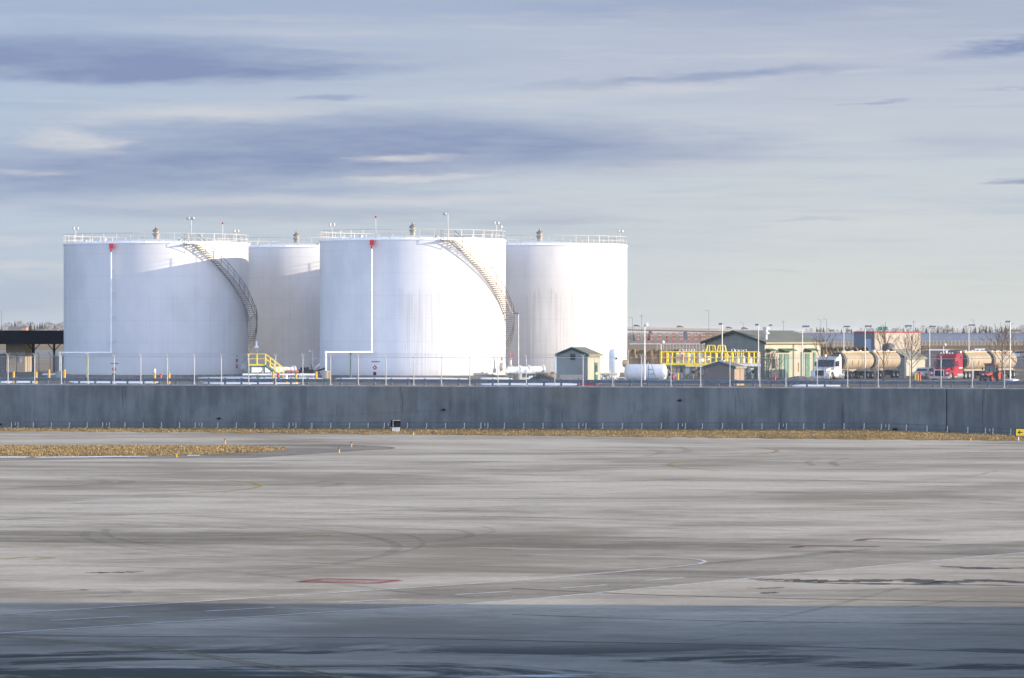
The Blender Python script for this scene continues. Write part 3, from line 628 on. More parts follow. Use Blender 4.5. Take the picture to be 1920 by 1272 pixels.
def foam_line(T, a, cu, cy, left_u, base_v, sup_u, supmat, zr_v):
    """red foam chamber, down pipe, and the pipe running left at head height to a stub in the ground"""
    p = ang_pt(a, TR+.56, 0); o = Vector(T.location)
    ch = MB().cbox((p.x, p.y+.1, TH-.40), .42, .62, .56).build('foam_chamber', m['red'], T)
    MB().tube([(p.x, p.y, TH-.72), (p.x, p.y, TH-1.0)], .10, 10).build('collar', m['red'], ch, True)
    ca = T.rotation_euler[2]; p0_ = Matrix.Rotation(ca, 3, 'Z') @ p
    Yh = o.y + p0_.y - .25; zr = Zv(zr_v, Yh) - o.z; Yl = o.y - TR - .55
    pl = Matrix.Rotation(-ca, 3, 'Z') @ Vector((X(left_u, Yl) - o.x, Yl - o.y, zr)); pz = Zv(base_v, Yl) - o.z
    b = MB().tube([(p.x, p.y, TH-1.1), (p.x, p.y, zr), ], .075, 10)
    b.tube([(p.x, p.y, zr), tuple(pl)], .10, 10).tube([tuple(pl), (pl.x, pl.y, pz)], .10, 10)
    b.lathe([(0, -.15), (.13, -.07), (.15, 0), (.13, .07), (0, .15)], tuple(pl), 10).lathe([(0, -.14), (.11, -.07), (.13, 0), (.11, .07), (0, .14)], (p.x, p.y, zr), 10)
    fp = b.build('foam_pipe', m['white'], T, True)
    for k in range(4): MB().box(p.x-.14, p.x+.14, p.y+.05, p.y+.6, 2.6+2.6*k+1.2, 2.68+2.6*k+1.2).build('pipe_bracket', m['white'], fp)
    t = (sup_u - left_u) / (960 + F*(o.x+p0_.x)/(o.y+p0_.y) - left_u); s_ = pl.lerp(Vector((p.x, p.y, zr)), t)
    MB().tube([(s_.x, s_.y, -.25), (s_.x, s_.y, zr-.10)], .085, 8).box(s_.x-.2, s_.x+.2, s_.y-.1, s_.y+.1, zr-.19, zr-.12).build('pipe_support', supmat, T)
    MB().lathe([(0, 0), (.42, 0), (.42, .85), (0, .86)], (pl.x, pl.y, -.32), 16).build('pipe_footing', m['concrete'], T, True)
tread_src = {}
def stairway(T):
    """platform at the rim, a long helical flight, a landing, and a steeper lower flight"""
    zt = TH-.12; zl = Zv(586, 405) - PADZ; z0 = 1.3
    pf = MB(); A0, A1 = 17.0, 23.5
    def arc(b, a0, a1, r0, r1, z0_, z1_, n=6, zz=None):
        ps = []
        for i in range(n+1):
            a = a0 + (a1-a0)*i/n
            for r, z in ((r0, z0_), (r1, z0_), (r1, z1_), (r0, z1_)): ps.append(tuple(ang_pt(a, r, z)))
        b._add(ps, [(i*4+k, i*4+(k+1) % 4, i*4+4+(k+1) % 4, i*4+4+k) for i in range(n) for k in range(4)] + [(0,1,2,3), (n*4+3, n*4+2, n*4+1, n*4)])
    pm = bpy.data.materials.get('stair_steel') or mk('stair_steel', (.34, .31, .265), .5, .15, var=.15)
    arc(pf, A0, A1, TR+.10, TR+1.0, zt-.06, zt); P_ = pf.build('stair_platform', pm, T)
    bb = MB()
    for a in (A0+.4, A1-.4): bb.tube([ang_pt(a, TR+.9, zt-.06), ang_pt(a, TR+.02, zt-1.0)], .035, 5)
    bb.build('bracket', mk('rusty_bracket', (.50, .40, .22), .7), P_)
    pr = MB()
    for h in (.55, 1.05): pr.tube([ang_pt(A0, TR+.1, zt+h), ang_pt(A0, TR+.98, zt+h), ang_pt(A1, TR+.98, zt+h)], .026, 5)
    for a, r in ((A0, TR+.98), (A1, TR+.98), (A0, TR+.12)): pr.tube([ang_pt(a, r, zt), ang_pt(a, r, zt+1.07)], .03, 5)
    pr.build('platform_rail', pm, P_)
    ST = MB()
    def at(s):                                              # s 0..1 upper flight, 1..2 lower flight
        if s <= 1: return A1 + (75-A1)*s, zt + (zl-zt)*s
        return 78 + (122-78)*(s-1), zl - .1 + (z0-zl)*(s-1)
    for f0, f1 in ((0, 1), (1.0001, 2)):
        for r in (TR+.16, TR+.92):
            n = 26; up = []; 
            for i in range(n+1):
                a, z = at(f0 + (f1-f0)*i/n); up.append((a, z))
            ps = [tuple(ang_pt(a, r + dr, z + dz)) for a, z in up for dr, dz in ((-.015, -.10), (.015, -.10), (.015, .05), (-.015, .05))]
            ST._add(ps, [(i*4+k, i*4+(k+1) % 4, i*4+4+(k+1) % 4, i*4+4+k) for i in range(n) for k in range(4)])
    so = ST.build('stair_stringer', pm, T)
    ld = MB(); arc(ld, 74.6, 78.4, TR+.08, TR+1.0, zl-.07, zl); lo = ld.build('stair_landing', pm, T)
    lb = MB(); lb.tube([ang_pt(76, TR+.9, zl-.1), ang_pt(76, TR+.02, zl-.9)], .035, 5); lb.tube([ang_pt(78, TR+.9, zl-.1), ang_pt(78, TR+.02, zl-.9)], .035, 5); lb.build('bracket', pm, lo)
    for s in [i/36 for i in range(1, 36)] + [1 + i/25 for i in range(1, 26)]:
        a, z = at(s); p = ang_pt(a, TR+.54, z)
        if 't' not in tread_src: tread_src['t'] = MB().box(-.14, .14, -.40, .40, -.03, .03).build('tread', mk('tread_grating', (.20, .18, .16), .6, .1, var=.2), so, loc=p); tread_src['t'].rotation_euler = (0, 0, R(a))
        else: child(tread_src['t'], 'tread', so, p, R(a))
    hr = MB()
    seq = [at(i/30) for i in range(31)] + [at(1.0001 + i/24) for i in range(24)]
    for h in (1.0, .55): hr.tube([ang_pt(a, TR+.96, z+h) for a, z in seq], .032 if h == 1.0 else .022, 5)
    for a, z in seq[::3]: hr.tube([ang_pt(a, TR+.96, z-.1), ang_pt(a, TR+.96, z+1.0)], .024, 5)
    hr.build('handrail', mk('handrail_steel', (.12, .11, .10), .5, .2), T)
    lp = ang_pt(20.5, TR+.5, zt); lo2 = MB().tube([lp, lp + Vector((0, 0, 2.75))], .05, 7).build('lamp_pole', m['galv'], T)
    return lp
def lamp_heads(T, lp, two=True):
    for s_ in ((-1, 1) if two else (-1,)):
        MB().lathe([(0, -.30), (.13, -.26), (.18, .0), (.12, .12), (0, .15)], (lp.x+.25*s_, lp.y, lp.z+2.75), 10, 'x').build('flood_lamp', m['galv'], T, True)
def manway(T, a):
    c = ang_pt(a, 1); g = MB().lathe([(.42, 0), (.42, .30), (.50, .30), (.50, .38), (0, .38)], (0, 0, 0), 24, 'y')
    g.v = [(x, -y, z) for x, y, z in g.v]
    o = g.build('manway', mk('manway_paint', (.60, .58, .54), .6, var=.15), T, True, loc=ang_pt(a, TR-.02, .92)); o.rotation_euler = (0, 0, R(a))
    hd = MB().box(-.10, .10, -.22, .0, .62, .95).build('davit', m['galv'], o)
def placard(T, a, z, full=True):
    o = MB()
    def face(x0, x1, z0, z1): return [(x0, -.012, z0), (x1, -.012, z0), (x1, -.012, z1), (x0, -.012, z1)]
    dm = MB(); dm._add([(0, -.02, -.27), (.27, -.02, 0), (0, -.02, .27), (-.27, -.02, 0), (0, .01, -.27), (.27, .01, 0), (0, .01, .27), (-.27, .01, 0)], [(0,1,2,3), (4,5,6,7), (0,1,5,4), (1,2,6,5), (2,3,7,6), (3,0,4,7)])
    d = dm.build('hazard_placard', m['red'], T, loc=ang_pt(a, TR+.03, z)); d.rotation_euler = (0, 0, R(a))
    MB()._add([(0, -.03, -.09), (.09, -.03, 0), (0, -.03, .09), (-.09, -.03, 0)], [(0,1,2,3)]).build('placard_symbol', m['white'], d)
    sq = MB().box(-.17, .17, -.02, .01, -.20, .16).build('black_placard', m['black'], T, loc=ang_pt(a, TR+.03, z-.62 if full else z+.66)); sq.rotation_euler = (0, 0, R(a))
    lt = MB(); x = -.48 if full else -.05
    for w in (.10, .09, .11, .08, .10, .09, .10) if full else (.12, .1): lt.box(x, x+w, -.012, .004, -.05, .05); x += w + .04
    l = lt.build('stencil_mark', m['black'], T, loc=ang_pt(a+.6 if full else a, TR+.02, z+.62 if full else z+1.12)); l.rotation_euler = (0, 0, R(a))

mA = tank_mat(.12, .15, 1.0); mB = tank_mat(.42, .15, 4.0); mC = tank_mat(.2, .25, 9.0); mD = tank_mat(.5, .15, 13.0)
T1 = make_tank('white fuel tank at the far left with a winding stair, mostly in shade', 293, 415, mA, True, 1, 2)
T3 = make_tank('white fuel tank in the middle foreground with a winding stair and streaked sunlit side', 774, 405, mB, True, 2, 4)
T2 = make_tank('white fuel tank half hidden between the two tanks that have stairs', 556, 440, mC, False, 3, 1)
T4 = make_tank('white fuel tank furthest right, behind the small green-roofed shed', 1012, 430, mD, False, 4, 6)
T1.scale = (1.015, 1.015, 1.0); T1.location.z -= .15
for T, a in ((T1, -26.9), (T3, -24.1)):
    lp = stairway(T); lamp_heads(T, lp, T is T1)
foam_line(T1, -26.9, 293, 415, 115, 708, 165, mk('pale_yellow_steel', (.55, .55, .22), .6), 661.5)
foam_line(T3, -24.1, 774, 405, 611, 700, 657.5, m['steelgreen'], 660.5)
manway(T1, 68); manway(T3, 70.5); placard(T1, -26.5, Zv(691, 399)-PADZ); placard(T3, -23.5, Zv(689.5, 396)-PADZ); placard(T1, 59.5, Zv(686, 403)-PADZ, False)
for T in (T1, T3): roof_lamp(T, -62, 1.5)
roof_lamp(T1, 116, 1.5); roof_lamp(T3, 66, 1.7); roof_lamp(T3, 76, 1.35, True); roof_lamp(T4, 70, 1.5)
beacon(T1, X(408, 409)-T1.location.x, 2.0, 2.35); beacon(T3, X(705, 405)-T3.location.x, -2.0, 2.45)
for T in (T1, T3, T2): hatch(T, -40, 8.6); hatch(T, 16, 9.2, .22); hatch(T, -58, 9.0, .15)
# gravel ring wall that carries each tank
for T, nm in ((T1, 0), (T3, 0), (T2, 0), (T4, 0)):
    x, y, _ = T.location; pts = [(TR+.3, 0), (TR+.9, -.01), (TR+2.0, -.33), (TR+2.0, -.6), (0, -.6), (0, -.0), (TR+.3, 0)]
    struct(MB().lathe([(0, 0), (TR+.8, 0), (TR+1.9, -.32)], (x, y, PADZ-.02), 64).build('gravel_pad', m['yard']))

# ------------------------------------------------------------------ buildings
def gable(name, label, u, Y, w, d, yaw, he, hr, front, side, roofm, over=.25, trim=True, z=GZ):
    o = thing(name, label, 'building', (X(u, Y), Y, z), -R(yaw)); rt = .14
    wl_ = MB()
    wl_._add([(-w, 0, 0), (0, 0, 0), (0, 0, he), (-w/2, 0, hr-.02), (-w, 0, he)], [(0, 1, 2, 3, 4)]); wl_.build('front_wall', front, o)
    MB()._add([(0, 0, 0), (0, d, 0), (0, d, he), (0, 0, he)], [(0, 1, 2, 3)]).build('side_wall', side, o)
    MB()._add([(-w, 0, 0), (-w, d, 0), (-w, d, he), (-w, 0, he)], [(0, 3, 2, 1)]).build('side_wall', front, o)
    MB()._add([(-w, d, 0), (0, d, 0), (0, d, he), (-w/2, d, hr-.02), (-w, d, he)], [(4, 3, 2, 1, 0)]).build('back_wall', front, o)
    sl = (hr-he)/(w/2); ex = over; k = MB()
    for s_ in (0, 1):
        xe = ex if s_ else -w-ex; ze = he - sl*ex
        k._add([(-w/2, -over, hr), (xe, -over, ze), (xe, d+over, ze), (-w/2, d+over, hr), (-w/2, -over, hr+rt), (xe, -over, ze+rt), (xe, d+over, ze+rt), (-w/2, d+over, hr+rt)],
               [(0,1,2,3), (4,5,6,7), (0,1,5,4), (1,2,6,5), (2,3,7,6), (3,0,4,7)])
    ro = k.build('roof', roofm, o)
    if trim:
        t = MB(); th = .26
        for s_ in (0, 1):
            xe = ex+.02 if s_ else -w-ex-.02; ze = he - sl*ex
            t._add([(-w/2, -over-.03, hr-th+rt), (xe, -over-.03, ze-th+rt), (xe, -over-.03, ze+rt+.03), (-w/2, -over-.03, hr+rt+.03), (-w/2, -over, hr-th+rt), (xe, -over, ze-th+rt), (xe, -over, ze+rt+.03), (-w/2, -over, hr+rt+.03)],
                   [(0,1,2,3), (4,5,6,7), (0,1,5,4), (1,2,6,5), (2,3,7,6), (3,0,4,7)])
        t.build('barge_board', m['green'], ro)
        ze = he - sl*ex; MB().box(ex, ex+.10, -over, d+over, ze-.06, ze+.11).build('gutter', mk('gutter_tan', (.24, .21, .13), .6), ro)
    return o
def sidebox(o, name, y0, y1, z0, z1, mat, t=.06): return MB().box(.0, t, y0, y1, z0, z1).build(name, mat, o)

# small shed
sh = gable('equipment_shed', 'small grey and cream shed with green roof trim in front of the right-hand tank', 1102, 355, 3.17, 3.4, 22, 2.72, 3.34, m['graysiding'], m['creamwall'], m['roofgrey'], .12)
lv = MB().box(-1.78, -1.25, -.05, .0, 2.25, 2.86).build('louvre', m['green'], sh)
for k in range(2): MB().box(-1.72, -1.31, -.065, -.05, 2.30+.29*k, 2.53+.29*k).build('louvre_slat', m['black'], lv)
dr = sidebox(sh, 'door', 1.75, 2.55, .02, 2.0, m['doorgreen']); MB().box(.06, .075, 1.98, 2.35, 1.15, 1.72).build('door_window', m['glass'], dr); MB().box(.06, .075, 1.9, 2.4, .88, 1.04).build('door_sign', m['white'], dr)
MB().box(-2.75, -.45, -.07, .0, .02, .86).prism([(-2.95, .0), (-2.75, .0), (-2.75, .86), (-2.80, .86)], -.07, 0).build('base_panel', mk('base_tan', (.36, .31, .25), .9), sh)
MB().box(-3.32, -3.18, .05, .5, 1.1, 2.6).build('downpipe', m['white'], sh)
# brown brick hut
hu = gable('brick_hut', 'low brown brick hut with dark green gable trim just behind the guardrail', 1377, 342, 2.9, 2.86, 22, 1.66, 2.08, m['brick'], m['hutside'], m['roofgrey'], .10)
MB().box(-1.9, -1.4, 1.1, 1.6, 1.9, 2.35).build('roof_box', m['galv'], hu)
sidebox(hu, 'downpipe', 1.55, 1.63, .0, 1.5, m['concrete'])
# pump house
ph = gable('pump_house', 'large grey-fronted pump house with green gable trim and cream side wall', 1434, 400, 8.0, 10.3, 40, 3.80, 4.95, m['graysiding'], m['creamwall'], m['roofgrey'], .35)
for y0, y1, zt in ((.25, .75, 2.5), (2.65, 3.1, 2.55), (3.5, 4.35, 2.55), (6.6, 7.1, 2.75), (7.4, 8.2, 2.6), (8.9, 9.3, 2.7)):
    d_ = sidebox(ph, 'door', y0, y1, .05, zt, m['doorgreen']); MB().box(.06, .09, y0+.08, y0+.16, 1.0, 1.15).build('handle', m['chrome'], d_)
for y0, y1 in ((.2, 1.4), (2.5, 4.9), (7.3, 9.0)):
    MB().prism([(0, 3.15), (.85, 2.92), (.85, 2.86), (0, 3.0)], y0, y1).build('awning', m['steelgreen'], ph)
sidebox(ph, 'window', 1.3, 1.85, 1.0, 2.0, m['glass']); sidebox(ph, 'downpipe', 5.15, 5.25, .0, 3.6, m['steelgreen']); sidebox(ph, 'wall_light', 5.8, 6.1, 2.9, 3.0, m['galv']); sidebox(ph, 'vent_pipe', 6.1, 6.22, .6, 1.6, mk('rust_brown', (.30, .16, .06), .7))
v = MB().lathe([(.18, -1.0), (.18, .3), (.42, .32), (.42, .46), (.26, .5), (.26, .85), (.34, .88), (.34, 1.05), (0, 1.08)], (-.75, 1.2, 4.4), 14).build('roof_vent', m['galv'], ph, True)
# warehouse beyond the trucks
wh = thing('warehouse', 'flat-roofed warehouse with blue-grey end and cream side under red roof trim', 'building', (X(1640, 700), 700, GZ), -R(65))
MB().box(-7.6, 0, 0, 10.0, 0, 4.72).build('wall', corrug('warehouse_cream', (.42, .36, .28), .8, 1, .1), wh)
MB().box(-7.62, .0, -.03, -.003, 0, 4.72).build('end_wall', mk('end_blue_grey', (.14, .17, .19), .8), wh)
MB().box(-7.7, .1, -.1, 10.1, 4.72, 5.0).build('roof', mk('red_trim', (.30, .05, .05), .6), wh)
MB().box(-3.4, -1.3, -.06, -.03, 0, 3.6).build('door', mk('pale_blue_door', (.32, .38, .46), .6), wh)
for k in range(5): 
    f_ = MB().box(.0, .05, 2.2+1.45*k, 2.65+1.45*k, 3.4, 4.1).build('window', m['siding'], wh); MB().box(.05, .06, 2.26+1.45*k, 2.59+1.45*k, 3.46, 4.04).build('pane', bpy.data.materials.get('grey_pane') or mk('grey_pane', (.22, .21, .19), .4), f_)

# black canopy on the left and the block beneath it
cp = thing('fuelling_canopy', 'long black flat canopy on braced columns behind the left tank', 'canopy', (-60, 455, GZ))
def cl(u, v, Y=455): p = px(u, v, Y); return p.x+60, p.z-GZ
x1 = cl(170, 646)[0]; zb = cl(60, 645.5)[1]; zt_ = cl(60, 620.8)[1]
MB().box(-60, x1, -2, 12, zb, zt_).build('roof', m['navy'], cp)
MB().box(-60.05, x1+.05, -2.05, 12.05, zt_, zt_+.06).build('roof_edge', m['black'], cp)
for u, Yc in ((-40, 455), (63, 455), (101.5, 455), (140, 455), (46, 463)):
    x = cl(u, 646)[0]*1.0; y = Yc-455
    c_ = MB().box(x-.13, x+.13, y-.13, y+.13, 0, zb).build('column', m['black'], cp)
    if y == 0:
        for s_ in (-1, 1): MB().tube([(x, y, zb-.85), (x+.75*s_, y, zb-.02)], .055, 5).build('brace', m['black'], c_)
bl = thing('concrete_block_building', 'windowless beige block building under the left end of the black canopy', 'building', (X(47, 459), 459, GZ))
MB().box(-2.35, 0, 0, 7, 0, zb-.02).build('wall', m['stucco'], bl)
MB().box(-14, -2.35, .3, 7, 0, Zv(664, 459)-GZ).build('side_wing', mk('wing_dark', (.12, .12, .12), .8), bl)
MB().box(-.7, -.42, -.05, 0, 1.2, 1.9).build('utility_box', m['galv'], bl)
fh = thing('flat_roof_hut', 'dark green-grey hut behind the left tank edge under the canopy', 'building', (X(112, 468), 468, GZ))
MB().box(-.9, 2.5, 0, 3, 0, Zv(670, 468)-GZ).build('wall', mk('hut_grey', (.10, .12, .11), .8), fh); MB().box(-1.0, 2.6, -.1, 3.1, Zv(670, 468)-GZ, Zv(668, 468)-GZ).build('roof', m['black'], fh)
lf = thing('security_fence', 'low fence of leaning-arm posts under the black canopy', 'fence', (X(10, 450), 450, GZ)); q = None
for k in range(9):
    x = 1.35*k
    if q is None: q = MB().tube([(0, 0, 0), (0, 0, 2.2), (-.2, -.1, 2.45)], .03, 5).build('post', m['black'], lf)
    else: child(q, 'post', lf, (x, 0, 0))
MB().tube([(-3, 0, 2.15), (10.8, 0, 2.15)], .02, 4).build('top_rail', m['galv'], lf); MB().quad((-3, .03, 0), (10.8, .03, 0), (10.8, .03, 2.1), (-3, .03, 2.1)).build('wire_mesh', m['link'], lf)

# terminal pier to the right of the viewpoint (outside the frame): its shadow lies across the near apron
tb = thing('terminal_building', 'terminal pier right of the viewpoint, outside the photo', 'building', (25, 116.0, 0), R(-3.2))
MB().box(0, 95, -80, 0, 0, 11.2).build('wall', m['siding'], tb); MB().box(-.4, 95.4, -80.4, .3, 11.2, 11.8).build('roof', m['galv'], tb)
for f_ in range(2):
    for k in range(12): MB().box(-.06, -.003, -78+6.2*k, -73.2+6.2*k, 1.4+5*f_, 4.6+5*f_).build('window', m['glass'], tb)
    for k in range(14): MB().box(2+6.5*k, 7.2+6.5*k, .003, .06, 1.4+5*f_, 4.6+5*f_).build('window', m['glass'], tb)

# ------------------------------------------------------------------ yard equipment
def bollard(u, vt, vb, label, red=False, white=False):
    Y = (CAMZ-GZ)*F/(vb-HV); p = Vector((X(u, Y), Y, GZ)); h = Zv(vt, Y)-GZ
    o = thing('bollard', label, 'bollard', p, 0, 'bollards in the tank yard')
    mt = m['red'] if red else m['bollard']
    MB().lathe([(.0, -.05), (.115, -.05), (.115, h-.06), (.08, h-.01), (0, h)], (0, 0, 0), 12).build('post', mt, o, True)
    if white: MB().lathe([(.118, h-.30), (.118, h-.10), (.09, h+.05), (0, h+.07)], (0, 0, 0), 12).build('white_cap', m['white'], o, True)
    return o
for u, vt, vb, l in [(25.5, 697, 719, 'yellow bollard nearest the left edge, between the first fence posts'), (68, 697, 719.5, 'yellow bollard under the canopy, just right of the second fence post'), (92, 693, 715, 'yellow bollard left of the white pipe footing at the left tank'),
                     (121, 693, 715, 'yellow bollard just right of the white pipe footing at the left tank'), (317, 699, 719.5, 'short yellow bollard right of the tall white-topped bollard before the left tank'), (512, 697, 720, 'yellow bollard at the foot of the yellow stairs, left of the red hydrant'),
                     (555, 701, 720, 'yellow bollard right of the pale one past the yellow stairs'), (593, 696.5, 716, 'yellow bollard left of the concrete footing of the middle pipe'), (618, 696.5, 716, 'yellow bollard touching the right side of the concrete pipe footing'),
                     (1716, 699.5, 718, 'yellow bollard left of the white car by the cream shed'), (1721, 700.5, 718, 'yellow bollard right beside the red ones left of the white car'), (1271, 699, 717, 'yellow bollard below the yellow platform left of the brown hut')]:
    bollard(u, vt, vb, l)
bollard(290, 693, 719.5, 'tall yellow bollard with a white top before the left tank', white=True); bollard(537, 705, 720, 'pale cream-topped bollard right of the red hydrant', white=True)
bollard(1724.5, 697.5, 718, 'thin red bollard left of the white car', True); bollard(1453, 702.5, 718, 'short red bollard by the green doors of the pump house', True)
def hydrant(u, vb, label):
    Y = (CAMZ-GZ)*F/(vb-HV); o = thing('hydrant', label, 'hydrant', (X(u, Y), Y, GZ), 0, 'fire hydrants')
    MB().lathe([(.0, 0), (.10, 0), (.10, .55), (0, .55)], (0, 0, 0), 10).build('barrel', mk('hydrant_navy', (.02, .03, .10), .5), o, True)
    c_ = MB().lathe([(.13, .55), (.14, .8), (.10, .92), (.03, .97), (0, 1.0)], (0, 0, 0), 10).build('bonnet', m['red'], o, True); MB().tube([(-.2, 0, .68), (.2, 0, .68)], .06, 8).build('outlet', m['red'], c_)
hydrant(522, 719, 'red-topped hydrant at the foot of the yellow stairs'); hydrant(301, 720.5, 'red-topped hydrant between two yellow bollards before the left tank'); hydrant(1262, 721, 'small red hydrant behind the guardrail left of the brown hut')

# yellow crossover stairs at the left tank
cs = thing('crossover_stairs', 'yellow platform and stairs crossing the pipes at the foot of the left tank', 'stairs', (X(468, 391), 391, GZ))
def ls(u, v, y=0.0): p = px(u, v, 391+y); return Vector((p.x-cs.location.x, y, p.z-GZ))
a, b_, c_ = ls(466, 683), ls(498, 683), ls(531, 704)
dk = MB().box(a.x, b_.x, -.45, .45, a.z-.16, a.z).build('platform', m['yellow'], cs)
MB().box(a.x, b_.x, -.42, .42, a.z-.36, a.z-.161).build('beam', m['steelgreen'], dk)
for y in (-.45, .45):
    MB().bar((b_.x, y, b_.z-.12), (c_.x, y, .02), .22).build('stringer', m['steelgreen'], cs)
    r_ = MB()
    for h in (.55, 1.05):
        r_.tube([(a.x, y, a.z+h), (b_.x, y, b_.z+h), (c_.x+.1, y, .05+h)], .034, 6)
    for t in (0, .5, 1): r_.tube([(a.x+(b_.x-a.x)*t, y, a.z), (a.x+(b_.x-a.x)*t, y, a.z+1.06)], .036, 6)
    for t in (.25, .5, .75, 1): q = Vector((b_.x, y, b_.z)).lerp(Vector((c_.x, y, .05)), t); r_.tube([q, q+Vector((.05, 0, 1.05))], .034, 6)
    r_.build('handrail', m['yellow'], cs)
    for x in (a.x+.2, b_.x-.15): MB().box(x-.06, x+.06, y-.06, y+.06, 0, a.z-.36).build('leg', m['steelgreen'], cs)
tr = None
for k in range(1, 8):
    q = b_.lerp(Vector((c_.x, 0, .02)), k/8)
    if tr is None: tr = MB().box(-.13, .13, -.42, .42, -.02, .02).build('step', m['steelgreen'], cs, loc=q)
    else: child(tr, 'step', cs, q)
# white pipes at the tank feet
def pipe(name, label, pts, r, mat, flange=(), cat='pipe'):
    o = thing(name, label, cat, pts[0]); q = [Vector(p)-Vector(pts[0]) for p in pts]
    MB().tube(q, r, 14).build('pipe', mat, o, True)
    for t in flange:
        c = q[0].lerp(q[-1], t); d = (q[-1]-q[0]).normalized()*.05; MB().tube([c-d, c+d], r*1.4, 16).build('flange', mat, o, True)
    for t in (.2, .75):
        c = q[0].lerp(q[-1], t); MB().box(c.x-.12, c.x+.12, c.y-.2, c.y+.2, GZ+.0-pts[0][2], c.z-r*.8).build('saddle', m['steelgreen'], o)
    return o
pipe('product_pipe', 'thick white product pipe lying under the yellow crossover stairs', [px(470, 693.5, 394), px(551, 693.5, 397)], .33, m['pipewhite'], (.25, .45, 1.0))
pipe('product_pipe', 'thin white pipe running low in front of the left tank pipe', [px(455, 702.5, 390.5), px(592, 702.5, 390.5)], .10, m['pipewhite'], (.4, .8))
pipe('product_pipe', 'thick white product pipe right of the middle tank', [px(951, 694, 397), px(1018, 692.5, 399)], .34, m['pipewhite'], (.35, .6, 1.0))
pipe('product_pipe', 'short white pipe with dark couplings right of the middle tank', [px(945, 697, 393), px(1004, 697, 393)], .22, m['pipewhite'], (.55, .75))
pipe('product_pipe', 'red and white banded pipe beyond the end of the yellow stairs', [px(534, 697, 394), px(560, 697, 394)], .12, m['fadedred'], (.2, .4, .6, .8))
vp = thing('gate_valve', 'tall valve with a red hand wheel right of the middle tank', 'valve', px(957, 688, 400))
MB().lathe([(0, -.35), (.34, -.3), (.36, .0), (.22, .12), (.12, .3), (.16, .9), (.06, .95), (.05, 1.5), (0, 1.5)], n=14).build('body', m['galv'], vp, True)
w_ = MB().tube([(0.0+.25, .28*math.cos(k*math.pi/10), 1.15+.38*math.sin(k*math.pi/10)) for k in range(21)], .035, 6).tube([(0, 0, 1.15), (.25, 0, 1.15)], .04, 6).tube([(.25, -.28, 1.15), (.25, .28, 1.15)], .025, 5).build('hand_wheel', m['red'], vp); w_.rotation_euler = (0, 0, R(-55))
sk = thing('pump_skid', 'dark steel pump skid with upright ladder frames left of the middle tank', 'pump', (X(560, 396), 396, GZ))
def lk(u, v): p = px(u, v, 396); return Vector((p.x-sk.location.x, 0, p.z-GZ))
a = lk(558, 700); c_ = lk(588, 696); MB().box(a.x, c_.x, -.5, .5, .0, a.z).build('base', m['concrete'], sk); MB().box(a.x+.1, c_.x, -.35, .35, a.z, c_.z+.15).tube([(a.x+.3, 0, c_.z+.1), (a.x+1.2, 0, c_.z+.1)], .3, 12).build('pump_body', m['black'], sk)
for u, v in ((569, 682), (584, 682)):
    p = lk(u, v); MB().tube([(p.x, -.2, .4), (p.x, -.2, p.z), (p.x+.22, -.2, .5)], .04, 5).build('stand', m['black'], sk)
lf_ = MB(); p = lk(589, 671); q = lk(592.5, 671)
for x in (p.x, q.x): lf_.tube([(x, 0, .1), (x, 0, p.z)], .035, 5)
for k in range(7): lf_.tube([(p.x, 0, .35+.24*k), (q.x, 0, .35+.24*k)], .03, 5)
lf_.build('ladder_frame', m['guard'], sk)
for d in (0, 4): 
    p = lk(588+d*.4, 694-d*.9); q = lk(600, 681+d*.7); MB().tube([p, q], .05, 6).build('hose_arm', m['galv'], sk)
p = lk(597, 695); q = lk(610, 691); MB().tube([lk(590, 697), p, q], .10, 8).build('hose', m['black'], sk)
def mast(u, v, vb, Y, label, arm=-.35, cat='lamp'):
    o = thing('yard_lamp', label, cat, px(u, vb, Y), 0); h = Zv(v, Y)-o.location.z
    MB().tube([(0, 0, 0), (0, 0, h)], .04, 6).tube([(0, 0, h), (arm, 0, h+.02)], .03, 5).build('pole', m['galv'], o)
    MB().lathe([(.0, .1), (.10, .08), (.18, -.12), (0, -.12)], (arm, 0, h), 10).build('lamp_head', m['galv'], o, True)
mast(586.5, 658, 697, 397, 'small bent lamp on a thin pole left of the middle tank')
o = thing('windsock_lamp', 'white conical lamp on a thin pole behind the foot of the left stair', 'lamp', (X(483, 398), 398, GZ)); h = Zv(661, 398)-GZ
MB().tube([(0, 0, 0), (0, 0, h)], .03, 6).build('pole', m['galv'], o); MB().lathe([(0, -.02), (.24, 0), (.20, .10), (.09, .16), (.06, .7), (0, .72)], (-.1, 0, h+.5), 14).build('shade', m['white'], o, True); MB().tube([(0, 0, h), (-.05, 0, h+.5)], .03, 5).build('arm', m['galv'], o)

# small white vessels
vv = thing('upright_vessel', 'upright white vessel beside the small green-roofed shed', 'tank', (X(1152, 372), 372, GZ))
ht = Zv(655, 372)-GZ
MB().lathe([(0, .35), (.45, .45), (.53, .7), (.53, ht-.3), (.46, ht-.1), (.25, ht), (0, ht+.02)], n=24).build('shell', m['white'], vv, True)
for k in range(3): MB().box(.42*math.cos(k*2.1)-.04, .42*math.cos(k*2.1)+.04, .42*math.sin(k*2.1)-.04, .42*math.sin(k*2.1)+.04, 0, .7).build('leg', m['galv'], vv)
MB().tube([(0, 0, ht), (0, 0, ht+.35), (.15, 0, ht+.4)], .05, 6).tube([(.3, .0, ht-.05), (1.4, 0, ht-.05), (1.4, 0, 1.2)], .03, 6).build('vent_pipe', m['galv'], vv)
MB().lathe([(0, 0), (.12, 0), (.12, .06), (0, .06)], (.2, -.55, 2.3), 10, 'y').build('gauge', m['black'], vv)
lp_ = thing('gas_tank', 'horizontal white gas tank with blue ladder behind the guardrail', 'tank', (X(1211, 362), 362, GZ), R(-9))
zc = Zv(698.5, 362)-GZ; rr = .80; hl = 1.72
